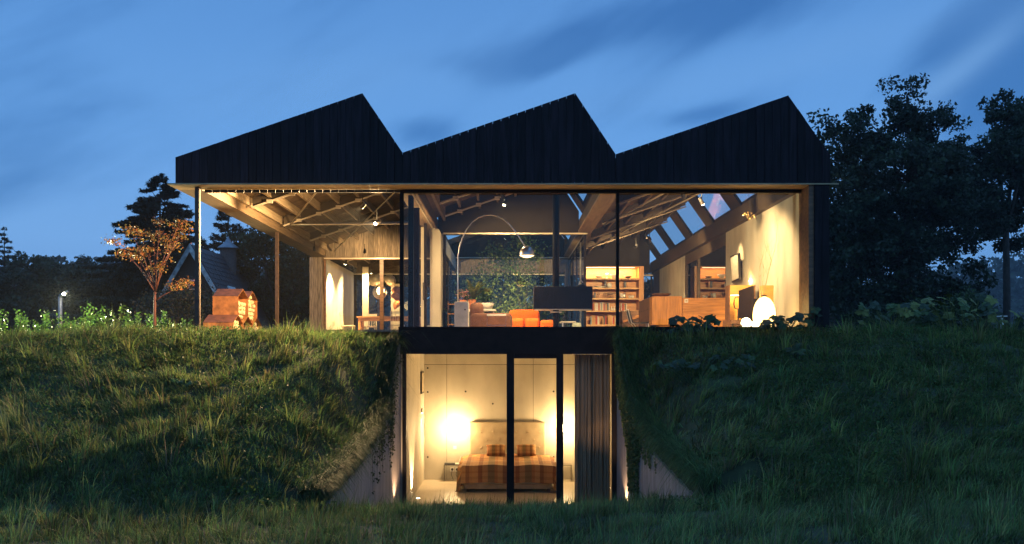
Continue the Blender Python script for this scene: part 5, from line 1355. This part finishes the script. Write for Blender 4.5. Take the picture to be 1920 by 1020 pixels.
# bramble and ivy mass under the cottage, shrubs at the terrace end
BR = [(.05, .06, .035), (.035, .045, .03), (.08, .06, .035)]
for px, Y, R, H, lab in ((345, 12, 1.3, 1.75, 'dense ivy thicket in front of the cottage gable'), (300, 13, 1.1, 1.5, 'lower bramble thicket left of the cottage'), (395, 14, 1.1, 1.3, 'dark thicket behind the firewood store'), (250, 14, 1.4, .8, 'rounded dark bush far behind the hedge')):
    x = X(px, Y); shrub('thicket', (x, Y, gz(x, Y)), R, H, 4200, .085, BR, lab, nclump=60)
# cottage
def cottage():
    Yc = 27.0; k_ = (Yc+18)/1800
    ap = P(356, 458, Yc); zb = 3.0; hw = 2.3; sl = (87/50)
    t = thing('cottage', (ap.x, Yc, zb), 'steep roofed cottage with white bargeboards and a dark round chimney', 'cottage')
    zE = ap.z-hw*sl; Dp = 7.2
    B('wall', mat('dark_render', (.05, .04, .035), .9, bump=.2), t, ap.x-hw+.25, ap.x+hw-.25, Yc+.2, Yc+Dp-.2, zb-.2, zE+.35)
    MB().prism([(ap.x-hw+.15, zE+.351), (ap.x+hw-.15, zE+.351), (ap.x, ap.z-.2)], Yc+.2, Yc+.35).build('gable', mat('dark_boards', (.03, .024, .02), .9, stretch=(10, 1, .5), bump=.3), t)
    for s_ in (-1, 1):
        rf = MB().prism([(ap.x, ap.z), (ap.x+s_*hw, zE), (ap.x+s_*hw, zE-.12), (ap.x, ap.z-.12)], Yc, Yc+Dp).build('roof', M_tile, t)
        mb = MB(); n_ = 16; u = Vector((s_*hw, 0, zE-ap.z)); L = u.length; u = u/L; nr = Vector((s_*sl, 0, 1)).normalized()
        for r in range(n_):
            a = L*r/n_; b = L*(r+1)/n_+.05
            y = Yc+.16+(r % 2)*.12
            while y < Yc+Dp-.1:
                y2 = min(y+.235, Yc+Dp-.02)
                A = Vector((ap.x, y, ap.z))+u*a; Bp = Vector((ap.x, y, ap.z))+u*min(b, L+.03)
                lift = random.uniform(.028, .04)
                vs = [A+nr*.012, Bp+nr*lift, Bp+nr*lift+Vector((0, y2-y, 0)), A+nr*.012+Vector((0, y2-y, 0))]
                vs2 = [v-nr*.012 for v in vs]
                mb.add(vs+vs2, [(0, 1, 2, 3), (7, 6, 5, 4), (0, 4, 5, 1), (1, 5, 6, 2), (2, 6, 7, 3), (3, 7, 4, 0)]); y += .24
        props(mb.build('roof_tiles', M_tile, rf), kind='stuff')
        MB().prism([(ap.x, ap.z+.04), (ap.x+s_*(hw+.05), zE+.0), (ap.x+s_*(hw+.05), zE-.34), (ap.x, ap.z-.36)], Yc-.06, Yc-.005).build('bargeboard', mat('dull_white', (.42, .42, .40), .8, var=.3, scale=5), t)  # white lowered to a mottled mid grey
    c = P(428, 520, Yc+5.4); r = .42; zc = P(0, 466, Yc+5.4).z
    ch = MB().tube([(c.x, Yc+5.4, zE), (c.x, Yc+5.4, zc)], r, 16).build('chimney', mat('dark_brick', (.08, .06, .055), .9, scale=12, bump=.4), t, smooth=True)
    MB().lathe([(r*1.35, 0), (r*1.3, .05), (r*.5, .3), (.03, .62), (.001, .65)], (c.x, Yc+5.4, zc+.002), 16).build('cowl', M_zinc, ch)
    # roof window
    u = Vector((hw, 0, zE-ap.z)).normalized(); nr = Vector((sl, 0, 1)).normalized()
    o0 = Vector((ap.x, Yc+2.6, ap.z))+u*2.2
    def patch(y0, y1, a, b, h0, h1):
        vs = []
        for h in (h0, h1):
            for (aa, yy) in ((a, y0), (b, y0), (b, y1), (a, y1)): vs.append(Vector((ap.x, Yc+yy, ap.z))+u*aa+nr*h)
        return MB().add(vs, [(0, 3, 2, 1), (4, 5, 6, 7), (0, 1, 5, 4), (1, 2, 6, 5), (2, 3, 7, 6), (3, 0, 4, 7)])
    wnd = patch(2.3, 3.5, 2.1, 3.5, .03, .09).build('roof_window', M_white, t)
    patch(2.4, 3.4, 2.2, 3.4, .091, .10).build('pane', mat('sky_glass', (.55, .6, .65), .08, .9, var=.02), wnd)
    wn = B('window', M_white, t, P(352, 0, Yc).x, P(368, 0, Yc).x, Yc+.12, Yc+.19, P(0, 543, Yc).z, P(0, 524, Yc).z)
    B('pane', mat('dark_pane', (.02, .02, .025), .1), wn, P(354, 0, Yc).x, P(366.5, 0, Yc).x, Yc+.105, Yc+.119, P(0, 541, Yc).z, P(0, 527, Yc).z)
    ln = P(361, 532.5, Yc); l_ = thing('orange_lantern', ln, 'small orange glowing lantern at the cottage window', 'lantern')
    MB().ball((ln.x, Yc-.05, ln.z), .11, 12).build('globe', emit('lantern_glow', (1, .20, .04), 1.1), l_, smooth=True)
    MB().tube([(ln.x, Yc-.05, ln.z+.1), (ln.x, Yc-.05, ln.z+.2), (ln.x, Yc+.12, ln.z+.2)], .01, 5).build('hook', M_dark, l_)
cottage()

# ------------------------------------------------------------------ trees
TC = [(.024, .042, .022), (.034, .052, .026), (.018, .034, .02)]
def broadleaf(name, base, H, lobes, n, size, label, trunk_r=.25, cat='tree', group=None, cols=TC, bole=.25, clump=.75, nc=260):
    """trunk, limbs reaching each lobe, and leaf clumps filling ellipsoid lobes given as (dx, dy, z, rx, rz)"""
    base = Vector(base); t = thing(name, base, label, cat, group); mb = MB()
    fork = base+Vector((0, 0, H*bole)); mb.tube([base-Vector((0, 0, .3)), base+Vector((.05, 0, H*bole*.5)), fork], trunk_r, 9, r2=trunk_r*.75)
    cl = []
    vol = np.array([l[3]**2*l[4] for l in lobes]); vol = vol/vol.sum()
    for li, (dx_, dy_, z, rx, rz_) in enumerate(lobes):
        c = base+Vector((dx_, dy_, z)); m_ = max(6, int(nc*vol[li]))
        mid = fork.lerp(c, .5)+Vector((random.gauss(0, .3), random.gauss(0, .3), .4))
        mb.tube([fork, mid, c], trunk_r*.55, 7, r2=trunk_r*.15)
        for k in range(m_):
            v = Vector((random.gauss(0, 1), random.gauss(0, 1), random.gauss(0, 1))).normalized()*random.random()**.38
            p = c+Vector((v.x*rx, v.y*rx*.8, v.z*rz_)); cl.append(p)
            if k % 3 == 0: mb.tube([c.lerp(p, .15), c.lerp(p, .55)+Vector((0, 0, .15)), p], trunk_r*.12, 4, r2=.008)
    mb.build('trunk', M_bark, t, smooth=True)
    cl = np.array(cl); i = RNG.integers(0, len(cl), n); cs = clump*RNG.uniform(.5, 1.15, len(cl))
    d = RNG.normal(0, 1, (n, 3)); d /= np.linalg.norm(d, axis=1)[:, None]; d *= (RNG.uniform(0, 1, n)**.45)[:, None]; d[:, 2] *= .7
    pts = cl[i]+d*cs[i][:, None]*.95
    br = RNG.normal(1, .22, len(cl)).clip(.5, 1.6)
    V, q, _, C = leaf_cloud(pts, size*RNG.uniform(.6, 1.3, n), np.clip(pick(cols, n, .2)*br[i][:, None], 0, 1), asp=.62)
    np_mesh('crown', V-np.array(base), q, None, C, M_leaf, parent=t)
    return t
GB = 2.7
def L_(px, py, Y, rx, ry, bx):   # lobe from its outline in the picture
    c = P(px, py, Y); k = (Y+18)/1800
    return (c.x-bx, random.uniform(-1.2, 1.2), c.z-GB, rx*k, ry*k)
random.seed(3)
Yt = 27; bx = X(1700, Yt)
lob = [L_(1690, 185, Yt, 36, 44, bx), L_(1660, 255, Yt, 85, 60, bx), L_(1755, 250, Yt, 60, 50, bx), L_(1590, 290, Yt, 60, 62, bx), L_(1555, 240, Yt, 34, 30, bx),
       L_(1700, 350, Yt, 120, 75, bx), L_(1600, 400, Yt, 75, 85, bx), L_(1740, 430, Yt, 90, 85, bx), L_(1650, 500, Yt, 110, 80, bx), L_(1790, 530, Yt, 45, 60, bx), L_(1810, 300, Yt, 40, 70, bx), L_(1620, 570, Yt, 90, 40, bx), L_(1820, 420, Yt, 40, 60, bx), L_(1740, 570, Yt, 90, 40, bx), L_(1530, 300, Yt, 30, 60, bx)]
broadleaf('alder_tree', (bx, Yt, GB), 14, lob, 76000, .19, 'large dark leafy tree close behind the right end of the house', .30, clump=.68, nc=760)
Yt = 30; bx = X(1886, Yt)
lob = [L_(1885, 225, Yt, 50, 50, bx), L_(1915, 200, Yt, 28, 34, bx), L_(1870, 300, Yt, 60, 60, bx), L_(1930, 330, Yt, 50, 70, bx), L_(1860, 390, Yt, 50, 55, bx), L_(1910, 420, Yt, 50, 50, bx), L_(1965, 260, Yt, 55, 90, bx), L_(1840, 320, Yt, 34, 60, bx), L_(1835, 400, Yt, 34, 50, bx)]
broadleaf('alder_tree', (bx, Yt, GB), 14, lob, 36000, .20, 'dark tree at the right edge with a bare slender trunk', .20, bole=.45, clump=.66, nc=300)
Yt = 34; bx = X(1560, Yt)
broadleaf('alder_tree', (bx, Yt, GB), 9, [L_(1560, 480, Yt, 60, 110, bx), L_(1530, 400, Yt, 40, 60, bx)], 9000, .24, 'dim tree filling the gap beside the right black wall', .2, nc=90)
# dark broad trees left, behind the terrace
Yt = 34; bx = X(530, Yt)
broadleaf('beech_tree', (bx, Yt, GB), 8, [L_(500, 470, Yt, 45, 45, bx), L_(555, 500, Yt, 50, 50, bx), L_(450, 500, Yt, 35, 40, bx), L_(520, 560, Yt, 90, 45, bx), L_(470, 450, Yt, 30, 25, bx)], 22000, .2, 'dark round crowned tree behind the terrace columns', .22, nc=240, cols=[(.04, .055, .022), (.055, .065, .028)])
Yt = 40; bx = X(640, Yt)
broadleaf('beech_tree', (bx, Yt, GB), 8, [L_(620, 510, Yt, 70, 60, bx), L_(700, 520, Yt, 70, 60, bx), L_(780, 500, Yt, 60, 60, bx), L_(860, 510, Yt, 60, 60, bx), L_(950, 520, Yt, 70, 60, bx)], 34000, .30, 'dark belt of trees seen through the dining room glass', .22, nc=260)
Yt = 44; bx = X(1180, Yt)
broadleaf('beech_tree', (bx, Yt, GB), 8, [L_(1040, 520, Yt, 60, 50, bx), L_(1200, 540, Yt, 80, 45, bx), L_(1330, 530, Yt, 80, 50, bx)], 10000, .25, 'dark tree belt seen through the kitchen end of the house', .22, nc=110)
def conifer(base, H, R, n_lay, label, droop=.25, dens=1., name='spruce_tree', start=.12, cw=1.0, gapy=1.0, group=None):
    base = Vector(base); t = thing(name, base, label, 'tree', group); mb = MB()
    mb.tube([base-Vector((0, 0, .2)), base+Vector((0, 0, H*.5)), base+Vector((0, 0, H))], H*.016+.03, 8, r2=.015)
    P0, A, Ln = [], [], []
    for k in range(n_lay):
        f = start+(1-start)*(k+.5*random.random())/n_lay; z = H*f; rl = R*(1-f)**.8*random.uniform(.8, 1.12)+.06
        nb = 5+int(5*(1-f)); 
        for b in range(nb):
            a = random.uniform(0, 2*PI); L = rl*random.uniform(.65, 1.12)
            o = base+Vector((0, 0, z)); e = o+Vector((math.cos(a)*L, math.sin(a)*L, -droop*L+.22*L*random.uniform(.2, 1)))
            mid = o.lerp(e, .5)+Vector((0, 0, -.06*L)); mb.tube([o, mid, e], .018+.012*L, 4, r2=.006)
            m_ = int(max(8, 42*L*dens)); s_ = np.sqrt(RNG.uniform(.02, 1, m_))
            p = np.array(o)[None]*(1-s_)[:, None]**2+2*np.array(mid)[None]*(s_*(1-s_))[:, None]+np.array(e)[None]*(s_**2)[:, None]
            side = RNG.choice((-1, 1), m_)*RNG.uniform(.35, 1.2, m_)
            P0.append(p); A.append(a+side); Ln.append((.20+.24*L*(1-s_)*.8)*RNG.uniform(.6, 1.2, m_)*cw)
    mb.build('trunk', M_bark, t, smooth=True)
    P0 = np.concatenate(P0); A = np.concatenate(A); Ln = np.concatenate(Ln); n = len(P0)
    P0[:, 2] += RNG.normal(0, .05, n)
    V, q, tr, C = blades(P0, A, RNG.uniform(.75, .98, n), Ln*1.25, np.full(n, .085)*RNG.uniform(.7, 1.4, n), pick([(.030, .048, .03), (.022, .038, .026)], n, .25), 2, droop=RNG.uniform(1.2, 2.6, n))
    np_mesh('crown', V-np.array(base), q, tr, C, M_leaf, parent=t)
    return t
Yt = 36; conifer((X(300, Yt), Yt, GB), Z(326, Yt)-GB, 6.6, 64, 'tall dark spruce with drooping boughs behind the maple', dens=2.4, start=.05)
Yt = 40; conifer((X(428, Yt), Yt, GB), Z(372, Yt)-GB, 3.8, 22, 'flat layered pine behind the cottage chimney', .05, 1.5, name='pine_tree', start=.35)
Yt = 60; conifer((X(8, Yt), Yt, GB), Z(425, Yt)-GB, 3.0, 26, 'small pointed spruce at the far left edge', .15, 1.1)
Yt = 46; conifer((X(370, Yt), Yt, GB), Z(440, Yt)-GB, 3.2, 22, 'spruce half hidden right of the tallest one', .2, 1.2)
# wood edge on the left, then ever farther woods
WD = [(.03, .048, .026), (.04, .058, .03)]
k = 0
random.seed(9)
wl = ['rounded dark wood-edge tree at the far left', 'second wood-edge tree, just right of the pointed spruce', 'wood-edge tree above the bright hedge', 'wood-edge tree over the garden lamp', 'low wood-edge tree right of the garden lamp', 'wood-edge tree left of the tall spruce', 'farther tree in the dip of the wood line']
for px, py, Y, r in ((10, 560, 50, 60), (55, 535, 52, 55), (110, 540, 55, 50), (150, 555, 50, 48), (195, 565, 56, 45), (235, 575, 52, 45), (170, 540, 75, 30)):
    bx = X(px, Y); broadleaf('wood_edge_tree', (bx, Y, GB), 6, [L_(px, py-15, Y, r, 42, bx), L_(px+18, py+18, Y, r, 36, bx)], 6500, .26, wl[k], .2, nc=70, cols=WD, group='trees of the wood edge on the left'); k += 1
n = 46000
def wood(n, x0, x1, y0, y1, hh, size, label, fh, cols=WD, name='distant_wood'):
    m_ = 520; cx = RNG.uniform(x0, x1, m_); cyy = RNG.uniform(y0, y1, m_); ch = hh*RNG.uniform(.6, 1.1, m_); i = RNG.integers(0, m_, n)
    z0_ = fh(cx, cyy)
    v = RNG.normal(0, 1, (n, 3)); v /= np.linalg.norm(v, axis=1)[:, None]; rr_ = ch[i]*.45
    pts = np.stack([cx[i]+v[:, 0]*rr_*.8, cyy[i]+v[:, 1]*rr_*.8, z0_[i]+ch[i]*.55+v[:, 2]*ch[i]*.45], -1)
    V, q, _, C = leaf_cloud(pts, size*RNG.uniform(.6, 1.4, n), pick(cols, n, .2), asp=.8)
    return props(np_mesh(name, V, q, None, C, M_leaf), label, None, None, 'stuff')
wood(42000, -170, -15, 120, 175, 9, 1.3, 'hazy wood line far off on the left', lambda x, y: far_h(x, y))
wood(30000, 90, 420, 330, 430, 11, 2.4, 'blue wooded hill far off on the right', lambda x, y: far_h(x, y))
wood(26000, -330, -40, 250, 320, 11, 2.4, 'blue wooded hill far off on the left', lambda x, y: far_h(x, y))
wood(15000, -30, 70, 120, 160, 9, 1.6, 'wood line behind the house', lambda x, y: far_h(x, y))
# bird table by the right hand trunk
t = thing('bird_table', (X(1880, 12), 12, GB+.3), 'small pale bird table beside the right hand trunk', 'bird table')
xx = X(1879, 12); B('table_top', M_white, t, X(1872, 12), X(1886, 12), 11.9, 12.1, Z(594, 12), Z(592, 12)); B('post', M_white, t, xx-.03, xx+.03, 11.97, 12.03, 2.8, Z(594, 12)-.001)

# ------------------------------------------------------------------ evening haze
HZ = 0.0004
if HZ:
    hz = MB().box(-640, 640, -340, 640, -3, 75).build('haze', bpy.data.materials.new('haze'), None)
    m = hz.data.materials[0]; m.use_nodes = True; n = m.node_tree; n.nodes.clear()
    o = N(n, 'ShaderNodeOutputMaterial'); v = N(n, 'ShaderNodeVolumePrincipled')
    v.inputs['Color'].default_value = (.85, .9, 1, 1); v.inputs['Density'].default_value = HZ
    n.links.new(v.outputs[0], o.inputs['Volume']); props(hz, 'thin blue evening haze', None, None, 'stuff')
print('grass tris', GRASS_TRIS, 'verts', sum(len(m.vertices) for m in bpy.data.meshes), 'polys', sum(len(m.polygons) for m in bpy.data.meshes))
